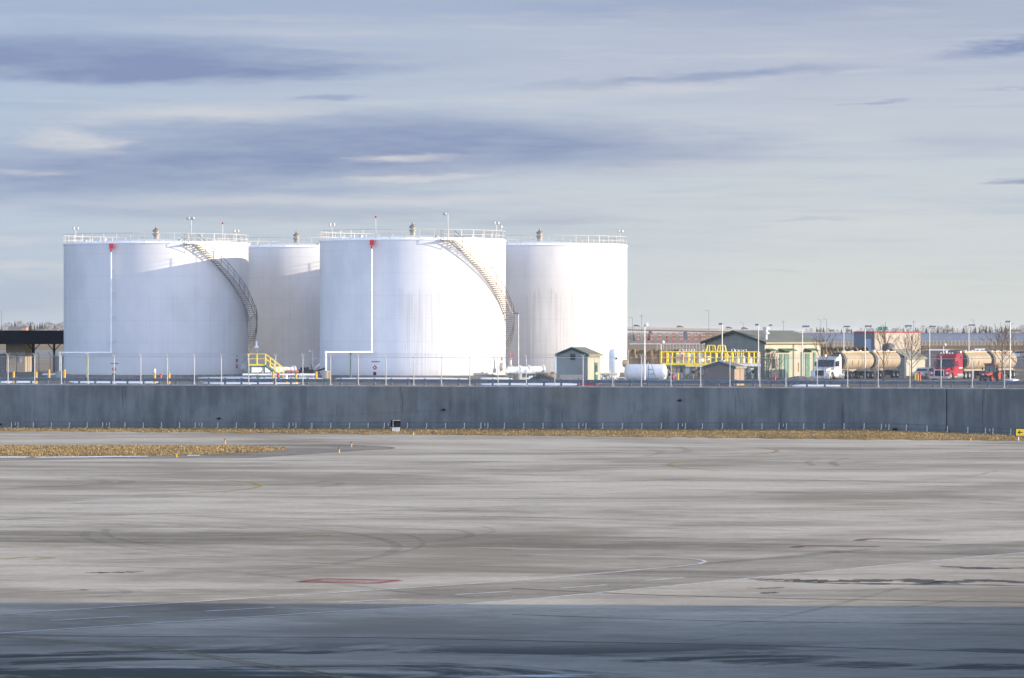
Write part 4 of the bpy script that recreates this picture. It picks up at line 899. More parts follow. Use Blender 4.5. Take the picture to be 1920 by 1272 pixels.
MB().lathe([(0, -hl-.38)] + [(rr*math.sin(k*math.pi/16), -hl-.38*math.cos(k*math.pi/16)) for k in range(1, 9)] + [(rr*math.cos(k*math.pi/16), hl+.38*math.sin(k*math.pi/16)) for k in range(0, 9)], (0, 0, zc), 32, 'x').build('shell', m['white'], lp_, True)
for x in (-1.1, 1.1): MB().box(x-.15, x+.15, -.6, .6, 0, zc-.55).build('saddle', m['concrete'], lp_)
ld = MB(); bl_ = mk('ladder_blue', (.06, .14, .28), .5)
for x in (.35, .65): ld.tube([(x, -.82, zc+.75), (x+.55 if x > .5 else x, -.95, .1)], .03, 5)
for k in range(3): ld.tube([(.35, -.87, zc+.3-.45*k), (.75+.15*k, -.87, zc+.3-.45*k)], .025, 5)
ld.build('ladder', bl_, lp_); MB().tube([(-.2, 0, zc+.78), (-.2, 0, zc+1.0)], .12, 10).tube([(.2, 0, zc+.78), (.2, 0, zc+.95)], .06, 8).build('fitting', m['galv'], lp_)
mf = thing('pipe_manifold', 'cluster of white valves and pipes between shed and upright vessel', 'pipework', (X(1136, 366), 366, GZ)); q = MB(); rv = random.Random(3)
for k in range(9):
    x = -.7 + .22*k; q.tube([(x, 0, 0), (x, 0, .5+rv.random()*.7)], .05, 6); q.lathe([(0, -.1), (.11, -.08), (.13, 0), (.11, .08), (0, .1)], (x, -.05, .35+rv.random()*.5), 8)
q.tube([(-.8, 0, .45), (2.2, 0, .45)], .07, 8).tube([(-.8, -.2, .85), (1.2, -.2, .85)], .05, 8).build('pipes', m['pipewhite'], mf)
MB().lathe([(0, -.3), (.32, -.25), (.36, 0), (.32, .25), (0, .3)], (1.9, .3, 1.85), 16, 'x').build('drum', mk('drum_tan', (.40, .30, .18), .6), mf, True); MB().tube([(1.9, .3, 0), (1.9, .3, 1.5)], .07, 6).build('drum_stand', m['galv'], mf)
rs = MB().box(-.9, .95, -.25, .25, 0, .24); t = thing('red_trough', 'low red trough on the ground below the guardrail by the shed', 'trough', (X(1100, 346), 346, GZ)); rs.build('body', m['red'], t); MB().box(.95, 1.15, -.2, .2, 0, .2).build('end_cap', m['fadedred'], t)

# ---- yellow-railed process platform
ps = thing('process_platform', 'yellow-railed process platform with white vessels on green columns', 'platform', (X(1240, 394), 394, GZ))
def lp2(u, v): p = px(u, v, 394); return Vector((p.x-ps.location.x, 0, p.z-GZ))
zd = lp2(1300, 681)[2]; x0 = 0.0; x1 = lp2(1424, 681)[0]; D0, D1 = 0.0, 3.2
xm = lp2(1283, 0)[0]
MB().box(x0, x1, D0, D1, zd-.22, zd).build('deck', m['yellow'], ps); MB().box(x0+.3, x1, D0+.05, D1-.05, zd-.42, zd-.221).build('deck_beam', m['steelgreen'], ps)
MB().box(lp2(1285,0)[0], lp2(1350,0)[0], -.06, -.002, zd-.40, zd-.23).build('kick_plate', mk('pale_yellow', (.62, .56, .25), .6), ps)
for u in (1243, 1282, 1314, 1350, 1392, 1421):
    x = lp2(u, 0)[0]
    for y in (D0+.2, D1-.2): MB().box(x-.12, x+.12, y-.12, y+.12, 0, zd-.42).build('column', m['steelgreen'], ps)
def rail_run(xa, xb, y, z, n, hh=1.15):
    q = MB()
    for h in (.55, hh): q.bar((xa, y, z+h), (xb, y, z+h), .105)
    for k in range(n+1): q.bar((xa+(xb-xa)*k/n, y, z), (xa+(xb-xa)*k/n, y, z+hh), .095)
    return q.build('railing', m['yellow'], ps)
rail_run(x0, x1, D0+.04, zd, 18); rail_run(x0, x1, D1-.04, zd, 12)
q = MB()
for h in (.55, 1.15): q.bar((x0, D0+.04, zd+h), (x0, D1, zd+h), .075)
for k in range(3): q.bar((x0, D0+k*1.4, zd), (x0, D0+k*1.4, zd+1.15), .08)
q.build('railing', m['yellow'], ps)
xu0, xu1 = lp2(1325, 0)[0], lp2(1362, 0)[0]; zu = lp2(0, 660)[2]
MB().box(xu0, xu1, .7, 2.2, zu-.16, zu).build('upper_deck', m['yellow'], ps)
for xa, xb in ((xu0, (xu0+xu1)/2-.05), ((xu0+xu1)/2+.1, xu1)):
    q = MB(); q.bar((xa+.12, .7, zu+.66), (xb-.12, .7, zu+.66), .09); q.bar((xa+.12, .7, zu+.66), (xa, .7, zu), .09); q.bar((xb-.12, .7, zu+.66), (xb+.2, .7, zd+.1), .09); q.bar((xa, .7, zu+.05), (xb, .7, zu+.05), .08)
    for t in (.33, .7): q.bar((xa+(xb-xa)*t, .7, zu), (xa+(xb-xa)*t, .7, zu+.66), .06)
    q.build('upper_railing', m['yellow'], ps)
st = MB()
for x in (xu1+.1, xu1+.5): st.bar((x, .8, zu), (x+.4, .8, zd), .10)
st.build('ladder', m['yellow'], ps)
for u, r, vt in ((1277, .42, 661), (1290, .32, 662), (1298, .30, 663), (1316, .40, 661), (1328, .30, 662), (1372, .3, 668), (1383, .26, 668), (1394, .3, 667), (1407, .26, 669)):
    p = lp2(u, vt); z1 = p.z
    MB().lathe([(0, .5), (r*.8, .5), (r, .8), (r, z1-.25), (r*.8, z1-.08), (r*.4, z1), (0, z1+.01)], (p.x, 1.5 + .5*((u*7) % 3 - 1), 0), 18).build('vessel', m['pipewhite'], ps, True)
gp_ = MB(); rv = random.Random(11)
for u in (1276, 1283, 1288, 1298, 1320, 1326, 1374, 1380, 1388, 1396):
    p = lp2(u, 655+rv.random()*2); y = .9+rv.random(); gp_.tube([(p.x, y, zd), (p.x, y, p.z), (p.x+.28, y, p.z+.03), (p.x+.3, y, p.z-.25)], .04, 6)
gp_.build('vent_pipe', m['pipewhite'], ps)
lw = MB(); dkp = MB()
for k in range(16):
    x = .3 + k*(x1-.5)/16 + rv.random()*.2; y = .3+rv.random()*1.8; zz = .5+rv.random()*1.2
    lw.tube([(x, y, 0), (x, y, zd-.45)], .05+.06*rv.random(), 7)
    (dkp if k % 3 == 0 else lw).tube([(x, y, zz), (x+.5, y, zz+.1), (x+.7, y-.1, zz-.4)], .09, 8)
    if k % 2: dkp.lathe([(0, -.16), (.17, -.12), (.19, .0), (.17, .12), (0, .16)], (x, y-.2, zz*.8), 8)
lw.build('pipework', m['pipewhite'], ps); dkp.build('valves', m['black'], ps)
for xa, xb in ((xm+.2, xm+1.7), (xu0-.6, xu0+1.0), (x1-1.6, x1-.2)): MB().bar((xa, .25, .2), (xb, .25, zd-.5), .09).build('brace', m['steelgreen'], ps)
MB().box(lp2(1384,0)[0], x1+.1, -.35, -.12, zd-.35, zd-.10).build('pipe_tray', m['pipewhite'], ps)
fx = lp2(1279.5, 670); MB().lathe([(0, -.35), (.09, -.33), (.10, .2), (.05, .3), (0, .33)], (fx.x, -.06, fx.z), 10).build('fire_extinguisher', m['red'], ps, True)

# ------------------------------------------------------------------ light poles
def light_pole(u, vt, Y, side, label, vb=None, r=.052, w=.62):
    o = thing('light_pole', label, 'light pole', (X(u, Y), Y, GZ), 0, 'light poles of the tank yard'); h = Zv(vt, Y)-GZ
    MB().lathe([(r*1.25, -.05), (r, h*.5), (r*.8, h), (0, h)], n=10).build('pole', m['galv'], o, True)
    if side: MB().box(min(0, side*(w+.1)), max(0, side*(w+.1)), -.16, .16, h-.02, h+.15).build('lamp_head', m['guard'], o); 
    if side: MB().box(side*(w+.1) if side < 0 else w-.08, side*(w-.08) if side < 0 else w+.1, -.13, .13, h-.05, h-.021).build('lamp_lens', m['lamp'], o)
    else: MB().lathe([(0, -.1), (.14, -.08), (.2, .05), (.1, .14), (0, .16)], (.18, -.1, h-.05), 10, 'x').build('lamp_head', m['white'], o, True)
    return o
lpA = light_pole(972, 589.5, 372, -1, 'light pole on a round concrete footing right of the middle tank', w=.34); MB().lathe([(0, 0), (.36, 0), (.36, .78), (0, .8)], n=16).build('footing', m['concrete'], lpA, True)
light_pole(1208.5, 608, 356, 0, 'tall light pole in front of the horizontal white gas tank', r=.075); light_pole(1354, 609, 352, -1, 'light pole rising just behind the ridge of the brown hut', r=.055, w=.22); light_pole(1422, 610.5, 358, -1, 'light pole at the front corner of the pump house', w=.22)
light_pole(1504.5, 613.5, 372, 1, 'light pole before the cream wall of the pump house', w=.58); light_pole(1582, 613.5, 440, 1, 'light pole behind the cab-side tank of the white truck', w=.64); light_pole(1622, 613, 392, 1, 'light pole between the two tanks of the white truck', w=.60)
light_pole(1697, 612.5, 392, 1, 'light pole beside the bare tree at the cream shed', w=.60); light_pole(1743, 613.5, 440, 1, 'light pole just left of the red truck', w=.64); light_pole(1816.5, 611, 440, 1, 'light pole behind the front tank of the red truck', w=.64)
light_pole(1894, 604.5, 380, -1, 'tallest light pole, nearest the right edge of the photo', r=.06, w=.36); light_pole(1240, 641, 410, 0, 'short white pole beside the left end of the yellow platform', r=.05); light_pole(1769, 646, 450, 0, 'short white pole behind the roof of the red cab', r=.05)
light_pole(1442, 611, 470, 1, 'lamp on a pole showing just above the pump house roof', w=.3)

# ------------------------------------------------------------------ vehicles (built with the front towards +x)
def wheel(parent, x, y, r, w, rim=None):
    s_ = 1 if y > 0 else -1
    o = MB().lathe([(r*.55, -w/2), (r*.95, -w/2), (r, -w*.3), (r, w*.3), (r*.95, w/2), (r*.55, w/2)], (0, 0, 0), 20, 'y').build('wheel', m['rubber'], parent, True, (x, y, r))
    MB().lathe([(0, -w*.35), (r*.56, -w*.42), (r*.56, w*.42), (0, w*.35)], (0, 0, 0), 14, 'y').build('rim', rim or m['chrome'], o, True); return o
def truck(label, u, Y, rz, paint, sleeper):
    t = thing('truck', label, 'truck', (X(u, Y), Y, GZ), rz); W2 = 1.08
    MB().prism([(-.02, .32), (0, .98), (-.12, 1.10), (-1.3, 1.28), (-1.3, .32)], -.74, .74).build('hood', paint, t)
    for s_ in (-1, 1):
        MB().prism([(-.10, .34), (-.06, .72), (-.25, .92), (-1.0, .98), (-1.28, .92), (-1.28, .80), (-1.2, .42), (-1.12, .62), (-.92, .84), (-.6, .84), (-.4, .62), (-.32, .34)], s_*W2 if s_ < 0 else .742, -.742 if s_ < 0 else W2).build('fender', paint, t)
        MB().prism([(-.02, .58), (.0, .74), (-.14, .80), (-.2, .62)], s_*.98 if s_ < 0 else .755, -.755 if s_ < 0 else .98).build('headlight', m['lamp'], t)
        mi = MB().box(-1.55, -1.42, s_*(W2+.12)-.06, s_*(W2+.12)+.06, 1.35, 1.85).build('mirror', paint if sleeper else m['black'], t); MB().tube([(-1.5, s_*W2*.96, 1.75), (-1.5, s_*(W2+.12), 1.75)], .025, 5).build('mirror_arm', m['black'], mi)
        MB().box(-2.45, -1.62, s_*W2-.004 if s_ < 0 else W2, -W2 if s_ < 0 else W2+.012, 1.35, 1.92).build('side_window', m['glass'], t)
        MB().lathe([(0, -.75), (.30, -.72), (.30, .72), (0, .75)], (-2.9, s_*.86, .42), 18, 'x').build('fuel_tank', m['chrome'], t, True)
        MB().box(-2.5, -1.5, s_*.85-.2, s_*.85+.2, .22, .36).build('step', m['chrome'], t)
    zr = 2.74 if sleeper else 2.38; xr = -3.6 if sleeper else -3.0
    pr = [(-1.28, .34), (-1.28, 1.26), (-1.62, 2.06), (-1.60, 2.14), (-1.95, zr-.10), (-2.3, zr), (xr, zr), (xr, .34)]
    cb = MB().prism(pr, -W2, W2).build('cab', paint, t)
    MB()._add([(-1.285, -.96, 1.32), (-1.285, .96, 1.32), (-1.60, .92, 2.03), (-1.60, -.92, 2.03), (-1.33, -.96, 1.29), (-1.33, .96, 1.29), (-1.65, .92, 2.03), (-1.65, -.92, 2.03)], [(0,1,2,3), (4,5,6,7), (0,1,5,4), (1,2,6,5), (2,3,7,6), (3,0,4,7)]).build('windshield', m['glass'], t)
    MB().box(-1.75, -1.50, -1.0, 1.0, 2.06, 2.13).build('sun_visor', paint, t)
    g = MB().box(-.03, .035, -.50, .50, .42, .98).build('grille', m['black'], t); MB().box(-.01, .05, -.56, -.502, .40, 1.0).box(-.01, .05, .502, .56, .40, 1.0).box(-.01, .05, -.56, .56, .982, 1.03).build('grille_frame', m['chrome'], g)
    MB().prism([(.10, .12), (.12, .36), (-.2, .40), (-.2, .12)], -W2, W2).build('bumper', m['chrome'], t)
    for s_ in (-1, 1): MB().tube([(xr-.12, s_*.8, .8), (xr-.12, s_*.8, zr+.2)], .07, 8).build('exhaust_stack', m['chrome'], t)
    MB().box(-6.2, -.2, -.35, .35, .42, .62).build('chassis', m['black'], t)
    if sleeper:
        for s_ in (-1, 1): MB().box(-3.55, -2.62, s_*W2-.006 if s_ < 0 else W2, -W2 if s_ < 0 else W2+.006, 1.14, 1.26).build('side_stripe', m['cream_steel'], t)
        MB().box(-3.25, -2.95, W2, W2+.012, 2.1, 2.42).build('sleeper_window', m['glass'], t)
        for k in range(5): MB().box(-1.95-.0, -1.85, -.7+.32*k, -.58+.32*k, zr-.06, zr+.05).build('roof_light', m['lamp'], t)
    for x, rr_ in ((-.68, .42), (-4.6, .42), (-5.6, .42)):
        for s_ in (-1, 1): wheel(t, x, s_*.90, rr_, .28)
    return t
def trailer(label, front, s0, L, rz, first, seed):
    d = Vector((math.cos(rz), math.sin(rz), 0)); p = front - d*s0
    t = thing('tanker_trailer', label, 'tank trailer', (p.x, p.y, GZ), rz, 'tan tanker trailers'); r = .89; zc = 1.93
    MB().lathe([(0, -L-.32), (r*.45, -L-.29), (r*.8, -L-.17), (r*.97, -L-.04), (r, -L+.05), (r, -.02), (r*.98, 0)], (0, 0, zc), 40, 'x').build('tank_shell', m['tanktan'], t, True)
    MB().lathe([(0, .10), (r*.6, .07), (r*.95, -.01), (r*1.012, -.06), (r*1.012, -.40)], (0, 0, zc), 40, 'x').build('front_head', mk('head_dark', (.055, .06, .05), .6), t, True)
    for k in range(1, 6): MB().lathe([(r, -.04), (r+.018, -.03), (r+.018, .03), (r, .04)], (-L*k/6, 0, zc), 40, 'x').build('band', m['tanktan'], t)
    MB().box(-L+.2, -.3, -.42, .42, zc+r-.05, zc+r+.07).build('catwalk', mk('catwalk_tan', (.50, .42, .28), .6), t)
    for k in range(3): MB().lathe([(0, 0), (.22, 0), (.22, .10), (.1, .14), (0, .14)], (-L*(.2+.28*k), 0, zc+r+.07), 12).build('manhole', m['galv'], t, True)
    MB().box(-L-.1, -.1, -.42, .42, .84, 1.06).build('frame', mk('frame_tan', (.26, .22, .16), .6), t)
    ax = [-L*.70, -L*.86] if not first else [-L*.78, -L*.94]
    for x in ax:
        for s_ in (-1, 1): wheel(t, x, s_*.82, .40, .30)
    if not first: 
        for s_ in (-1, 1): wheel(t, -L*.16, s_*.82, .40, .30)
    for s_ in (-1, 1): MB().box(-L*.35, -L*.35+.14, s_*.55-.06, s_*.55+.06, .05, .86).build('landing_leg', m['galv'], t)
    MB().box(-L*.62, -L*.45, .5, .95, .35, .85).build('hose_box', m['black'], t)
    MB().tube([(-L*.25, .86, zc-.5), (-L*.25, .93, zc-.0)], .02, 4).tube([(-L*.45, .86, zc-.5), (-L*.45, .93, zc-.0)], .02, 4).build('hand_rail', m['black'], t)
    rv_ = MB()
    rv_.tube([(-L-.1, .5, .2), (-L-.1, .5, .95)], .03, 5).tube([(-L-.1, -.5, .2), (-L-.1, -.5, .95)], .03, 5).box(-L-.16, -L-.04, -.85, .85, .38, .5); rv_.build('rear_bumper', m['galv'], t)
    return t
RZ = R(-120)
f1 = Vector((X(1537, 385), 385, GZ)); truck('white tanker truck with a bare sapling in front of its grille', 1537, 385, RZ, m['truckwhite'], False)
trailer('tan tank trailer hitched right behind the white cab', f1, 4.3, 7.2, RZ, True, 1); trailer('tan tank trailer at the tail of the white truck, before the cream shed', f1, 12.1, 6.3, RZ, False, 2)
f2 = Vector((X(1761, 385), 385, GZ)); truck('dark red tanker truck with a tall sleeper cab', 1761, 385, RZ, m['truckred'], True)
trailer('tan tank trailer hitched right behind the red cab', f2, 5.4, 6.4, RZ, True, 3); trailer('tan tank trailer furthest right, behind the orange-red tractor', f2, 12.6, 6.2, RZ, False, 4)

def tractor():
    t = thing('tractor', 'small orange-red tractor with a glazed cab in front of the tank trailer', 'tractor', (X(1850, 366), 366, GZ), R(-118)); P_ = m['tractorred']
    MB().prism([(.35, .42), (.42, .70), (.30, .88), (-.75, 1.0), (-.75, .42)], -.34, .34).build('bonnet', P_, t)
    MB().box(.36, .44, -.26, .26, .48, .70).build('grille', m['black'], t)
    for s_ in (-1, 1): MB().cbox((.40, s_*.22, .76), .06, .14, .10).build('headlight', m['lamp'], t)
    for s_ in (-1, 1): MB().prism([(-.9, .55), (-.95, .85), (-1.25, 1.02), (-1.75, .98), (-1.95, .6), (-1.8, .6), (-1.6, .85), (-1.25, .88), (-1.05, .7), (-1.0, .55)], s_*.88 if s_ < 0 else .50, -.50 if s_ < 0 else .88).build('fender', P_, t)
    MB().prism([(-.76, .5), (-.80, 1.05), (-.92, 1.68), (-1.85, 1.68), (-1.9, .95), (-1.9, .5)], -.46, .46).build('cab_glass', mk('tractor_glass', (.06, .09, .085), .12, spec=.6), t)
    f_ = MB()
    for s_ in (-1, 1): f_.tube([(-.74, s_*.48, .5), (-.78, s_*.48, 1.05), (-.90, s_*.48, 1.70)], .035, 5).tube([(-1.35, s_*.48, .5), (-1.38, s_*.48, 1.7)], .03, 5).tube([(-1.92, s_*.48, .9), (-1.86, s_*.48, 1.7)], .035, 5)
    f_.build('cab_frame', m['black'], t)
    MB().prism([(-.70, 1.69), (-.74, 1.80), (-.95, 1.86), (-1.95, 1.85), (-2.05, 1.74), (-1.98, 1.69)], -.56, .56).build('roof', mk('tractor_roof', (.22, .05, .035), .6), t)
    for s_ in (-1, 1):
        MB().cbox((-.80, s_*.74, 1.30), .05, .12, .28).build('mirror', m['black'], t); wheel(t, -1.4, s_*.70, .56, .30, P_); wheel(t, .05, s_*.52, .36, .22, P_)
    MB().tube([(-.2, .2, .95), (-.2, .2, 1.5)], .04, 6).build('exhaust_pipe', m['black'], t)
tractor()
car_src = {}
def car(label, u, Y, rz, mat, group=None, s_=1.0):
    t = thing('parked_car', label, 'car', (X(u, Y), Y, GZ+.02), rz, group)
    MB().prism([(2.0, .35), (2.08, .62), (1.95, .78), (.95, .92), (.25, 1.38), (-1.1, 1.42), (-1.85, 1.0), (-2.1, .92), (-2.12, .35)], -.86, .86).build('body', mat, t)
    MB().prism([(.93, .95), (.27, 1.36), (.22, 1.36), (.85, .95)], -.74, .74).prism([(-1.84, 1.0), (-1.14, 1.38), (-1.18, 1.41), (-1.9, 1.02)], -.74, .74).build('windshield', m['glass'], t)
    for sd in (-1, 1):
        MB().prism([(.70, .95), (.22, 1.30), (-1.05, 1.33), (-1.6, .98)], .862*sd if sd > 0 else -.872, .872 if sd > 0 else -.862).build('side_window', m['glass'], t)
        MB().cbox((2.03, sd*.62, .66), .10, .34, .14).build('headlight', m['lamp'], t)
        for x in (1.3, -1.35): wheel(t, x, sd*.78, .32, .2)
    return t
car('white car parked between the red bollards and the red truck', 1733, 396, R(-120), m['truckwhite']).scale = (.8, .8, .8)
for u, Y, rz, c, l in [(1793, 720, 10, (.03, .035, .045), 'dark parked car beyond the red cab roof'), (1838, 700, 175, (.025, .03, .04), 'dark parked car just left of the three white trailers'), (1872, 735, 8, (.05, .06, .08), 'dark parked car behind the bare tree near the right edge'),
                       (1908, 690, 170, (.45, .46, .5), 'silver parked car at the right edge of the photo'), (1590, 560, 20, (.03, .03, .04), 'dark car above the tank trailer of the white truck')]:
    car(l, u, Y, R(rz), mk('car_paint', c, .3, spec=.5), 'cars in the far car park')
# small cream shed, silo and trailers beyond the trucks
gable('cream_shed', 'cream shed with corrugated roof between the two tanker trucks', 1699, 418, 3.7, 4.4, 35, 1.98, 2.86, m['graysiding'], m['creamwall'], corrug('lattice_roof', (.26, .25, .21), .45, 1, .3), .12)
so = thing('silo', 'short dark grey dome-topped silo behind the tail tank trailer', 'silo', (X(1666, 470), 470, GZ)); zt2 = Zv(643.5, 470)-GZ
MB().lathe([(.82, 0), (.82, zt2-.45), (.74, zt2-.25), (.5, zt2-.07), (.2, zt2), (0, zt2)], n=24).build('drum', mk('silo_grey', (.12, .12, .13), .6, var=.25), so, True); MB().tube([(-1.05, 0, 0), (-1.05, 0, zt2+.2), (-.7, 0, zt2+.2)], .06, 6).build('fill_pipe', m['concrete'], so)
for k, l in enumerate(('leftmost of the three white box trailers in the far car park', 'middle one of the three white box trailers in the far car park', 'rightmost of the three white box trailers in the far car park')):
    t = thing('box_trailer', l, 'trailer', (X(1831+6.5*k, 860), 860, GZ), 0, 'white box trailers'); MB().box(-.36, .36, 0, 1.6, .35, 1.05).build('box', m['white'], t); wheel(t, 0, .3, .2, .12); wheel(t, 0, 1.3, .2, .12)

# soil heaps
def heap(name, label, u, Y, rx, ry, h, mat, seed, group=None, kind=None):
    r_ = random.Random(seed); b = MB(); n = 26; rings = 7; vs = [(0, 0, h)]
    for j in range(1, rings+1):
        for k in range(n):
            a = 2*math.pi*k/n; t = j/rings; w = t*(1+.18*math.sin(3*a+seed)+.1*(r_.random()-.5))
            vs.append((rx*w*math.cos(a), ry*w*math.sin(a), max(-.05, h*(1-t)**.9*(1+.25*(r_.random()-.5)))-.03*(j == rings)))
    b._add(vs, [(0, 1+k, 1+(k+1) % n) for k in range(n)] + [(1+j*n+k, 1+j*n+(k+1) % n, 1+(j+1)*n+(k+1) % n, 1+(j+1)*n+k) for j in range(rings-1) for k in range(n)])
    o = b.build(name, mat, None, True, (X(u, Y), Y, GZ))
    if kind: return struct(o, kind)
    return tag(o, label, 'soil heap', group)
heap('soil_heap', 'dark soil heap between the lamp footing and the small green-roofed shed', 1015, 374, 1.7, 1.6, .80, m['dirt'], 2); heap('soil_heap', 'grey rubble heap in front of the white truck and pump house', 1500, 366, 3.0, 1.5, .62, mk('rubble', (.16, .145, .13), .95, var=.4, scale=4, bump=.6), 5)
heap('soil_heap', 'tan soil heap tight against the left wall of the green-roofed shed', 1034, 384, 1.6, 1.8, .85, mk('tan_soil', (.28, .22, .14), .95, var=.25, scale=2, bump=.4), 9)
# snow on the yard
def snow(pts, z=.03):
    c = [((CAMZ-GZ-.006)*F/(v-HV)) for u, v in pts]; q = [(X(u, Y), Y) for (u, v), Y in zip(pts, c)]
    b = MB(); n = len(q); cx = sum(p[0] for p in q)/n; cy = sum(p[1] for p in q)/n; r_ = random.Random(len(pts)+int(pts[0][0])); vs = []; fs = []
    ring = []
    for i in range(n):
        for k in range(5):
            t = k/5; x = q[i][0]+(q[(i+1) % n][0]-q[i][0])*t; y = q[i][1]+(q[(i+1) % n][1]-q[i][1])*t; w = 1+(r_.random()-.5)*.10; ring.append((cx+(x-cx)*w, cy+(y-cy)*w))
    N_ = len(ring)
    for t, h in ((1.0, .0), (.93, .05), (.6, .09)): vs += [(cx+(x-cx)*t, cy+(y-cy)*t, GZ+.008+h*(.7+.6*r_.random())*(h > 0)) for x, y in ring]
    vs.append((cx, cy, GZ+.12)); 
    fs = [(j*N_+k, j*N_+(k+1) % N_, (j+1)*N_+(k+1) % N_, (j+1)*N_+k) for j in range(2) for k in range(N_)] + [(2*N_+k, 2*N_+(k+1) % N_, 3*N_) for k in range(N_)]
    return struct(b._add(vs, fs).build('snow_patch', m['snow'], smooth=True))
snow([(365, 709), (420, 706.8), (520, 707), (590, 707), (606, 710), (592, 714), (480, 716), (380, 716)]); snow([(622, 708), (680, 706.5), (800, 707), (880, 708.5), (880, 716), (700, 717), (630, 713)]); snow([(900, 709), (945, 707.5), (961, 711), (945, 716), (905, 717)])
snow([(976, 710), (1000, 704.5), (1012, 706), (990, 714), (970, 716)]); snow([(900, 720), (1060, 719.5), (1085, 721), (1075, 723), (905, 722.3)]); snow([(128, 715.5), (220, 715), (300, 717), (290, 719.5), (140, 718.5)]); snow([(0, 715.5), (60, 715), (70, 718), (0, 718.5)])
snow([(78, 701.5), (106, 701), (108, 703.8), (80, 703.8)]); snow([(380, 718.6), (560, 718.6), (560, 720.5), (400, 720.5)]); snow([(1884, 713), (1900, 711), (1912, 713), (1900, 715)]); snow([(1484, 723), (1575, 723), (1575, 725), (1486, 725)])
snow([(1733, 656), (1755, 655), (1775, 655.6), (1790, 656.5), (1780, 657.5), (1740, 657.5)])

# ------------------------------------------------------------------ airfield signs and edge lights
bs = thing('taxiway_sign', 'black back of a taxiway sign on four white legs before the wall', 'sign', gnd(741, 812.5)); Yb = bs.location.y
w0, w1 = X(732, Yb)-bs.location.x, X(751, Yb)-bs.location.x; z0, z1 = Zv(801.5, Yb), Zv(788.5, Yb)
wm = X(737, Yb)-bs.location.x
MB()._add([(wm, 0, z0), (w1, .05, z0), (w1, .05, z1), (wm, 0, z1), (w0, .5, z0), (w1-.22, .55, z0), (w1-.22, .55, z1), (w0, .5, z1)], [(0,1,2,3), (5,4,7,6), (4,0,3,7), (1,5,6,2), (0,4,5,1), (3,2,6,7)]).build('sign_box', m['black'], bs)
MB().box(wm, w1, -.03, .0, z1-.025, z1+.02).box(wm-.02, wm+.02, -.03, 0, z0, z1).box(wm, w1, -.03, 0, z0-.03, z0).build('edge_trim', m['galv'], bs)
for k in range(4):
    x = X(736.8+3.75*k, Yb)-bs.location.x; MB().box(x-.05, x+.05, .05, .15, -.05, z0).build('leg', m['white'], bs)
MB().tube([(w0-.01, .3, z1-.12), (w0+.0, .15, z1-.2)], .015, 4).build('cable_clip', m['white'], bs)
ys = thing('direction_sign', 'yellow taxiway sign with a black left arrow at the right edge', 'sign', gnd(1915, 827)); Yy = ys.location.y
x0 = X(1904, Yy)-ys.location.x; x1 = X(1932, Yy)-ys.location.x; z0, z1 = Zv(818.5, Yy), Zv(803.5, Yy)
MB().box(x0, x1, 0, .25, z0, z1).build('sign_frame', m['black'], ys); sp_ = MB().box(x0+.04, x1-.04, -.02, -.002, z0+.05, z1-.05).build('sign_face', mk('sign_yellow', (.62, .44, .02), .5, var=.05), ys)
ac = X(1912.3, Yy)-ys.location.x; zc = (z0+z1)/2
MB()._add([(x, -.024, zc+z) for x, z in ((ac-.20, 0), (ac, .15), (ac+.05, .10), (ac-.05, .035), (ac+.22, .035), (ac+.22, -.035), (ac-.05, -.035), (ac+.05, -.10), (ac, -.15))], [tuple(range(9))]).build('arrow', m['black'], sp_)
for u in (1910, 1926): x = X(u, Yy)-ys.location.x; MB().box(x-.045, x+.045, .05, .14, -.05, z0).build('leg', m['white'], ys)
def marker(u, v, label, h=.36):
    p = gnd(u, v); o = thing('edge_light', label, 'edge light', p, 0, 'taxiway edge lights')
    MB().lathe([(.08, -.02), (.08, .02), (.045, .04), (.045, h-.12), (.065, h-.12), (.065, h-.08), (0, h-.08)], n=10).build('stake', m['bollard'], o, True)
    MB().lathe([(.07, h-.08), (.08, h-.02), (.05, h+.05), (0, h+.07)], n=10).build('lens', mk('marker_lens', (.05, .07, .16), .3), o, True)
for u, v, l in [(422, 832.5, 'yellow edge light on the pavement behind the grass island'), (331, 858, 'yellow edge light at the near rim of the grass island'), (636, 849.5, 'yellow edge light right of the island tip, the nearer of two'), (659, 838.5, 'yellow edge light right of the island tip, the farther of two'),
                (775, 816, 'yellow edge light at the grass rim right of the black sign'), (1820, 827.5, 'yellow edge light at the grass rim left of the yellow arrow sign')]:
    marker(u, v, l)

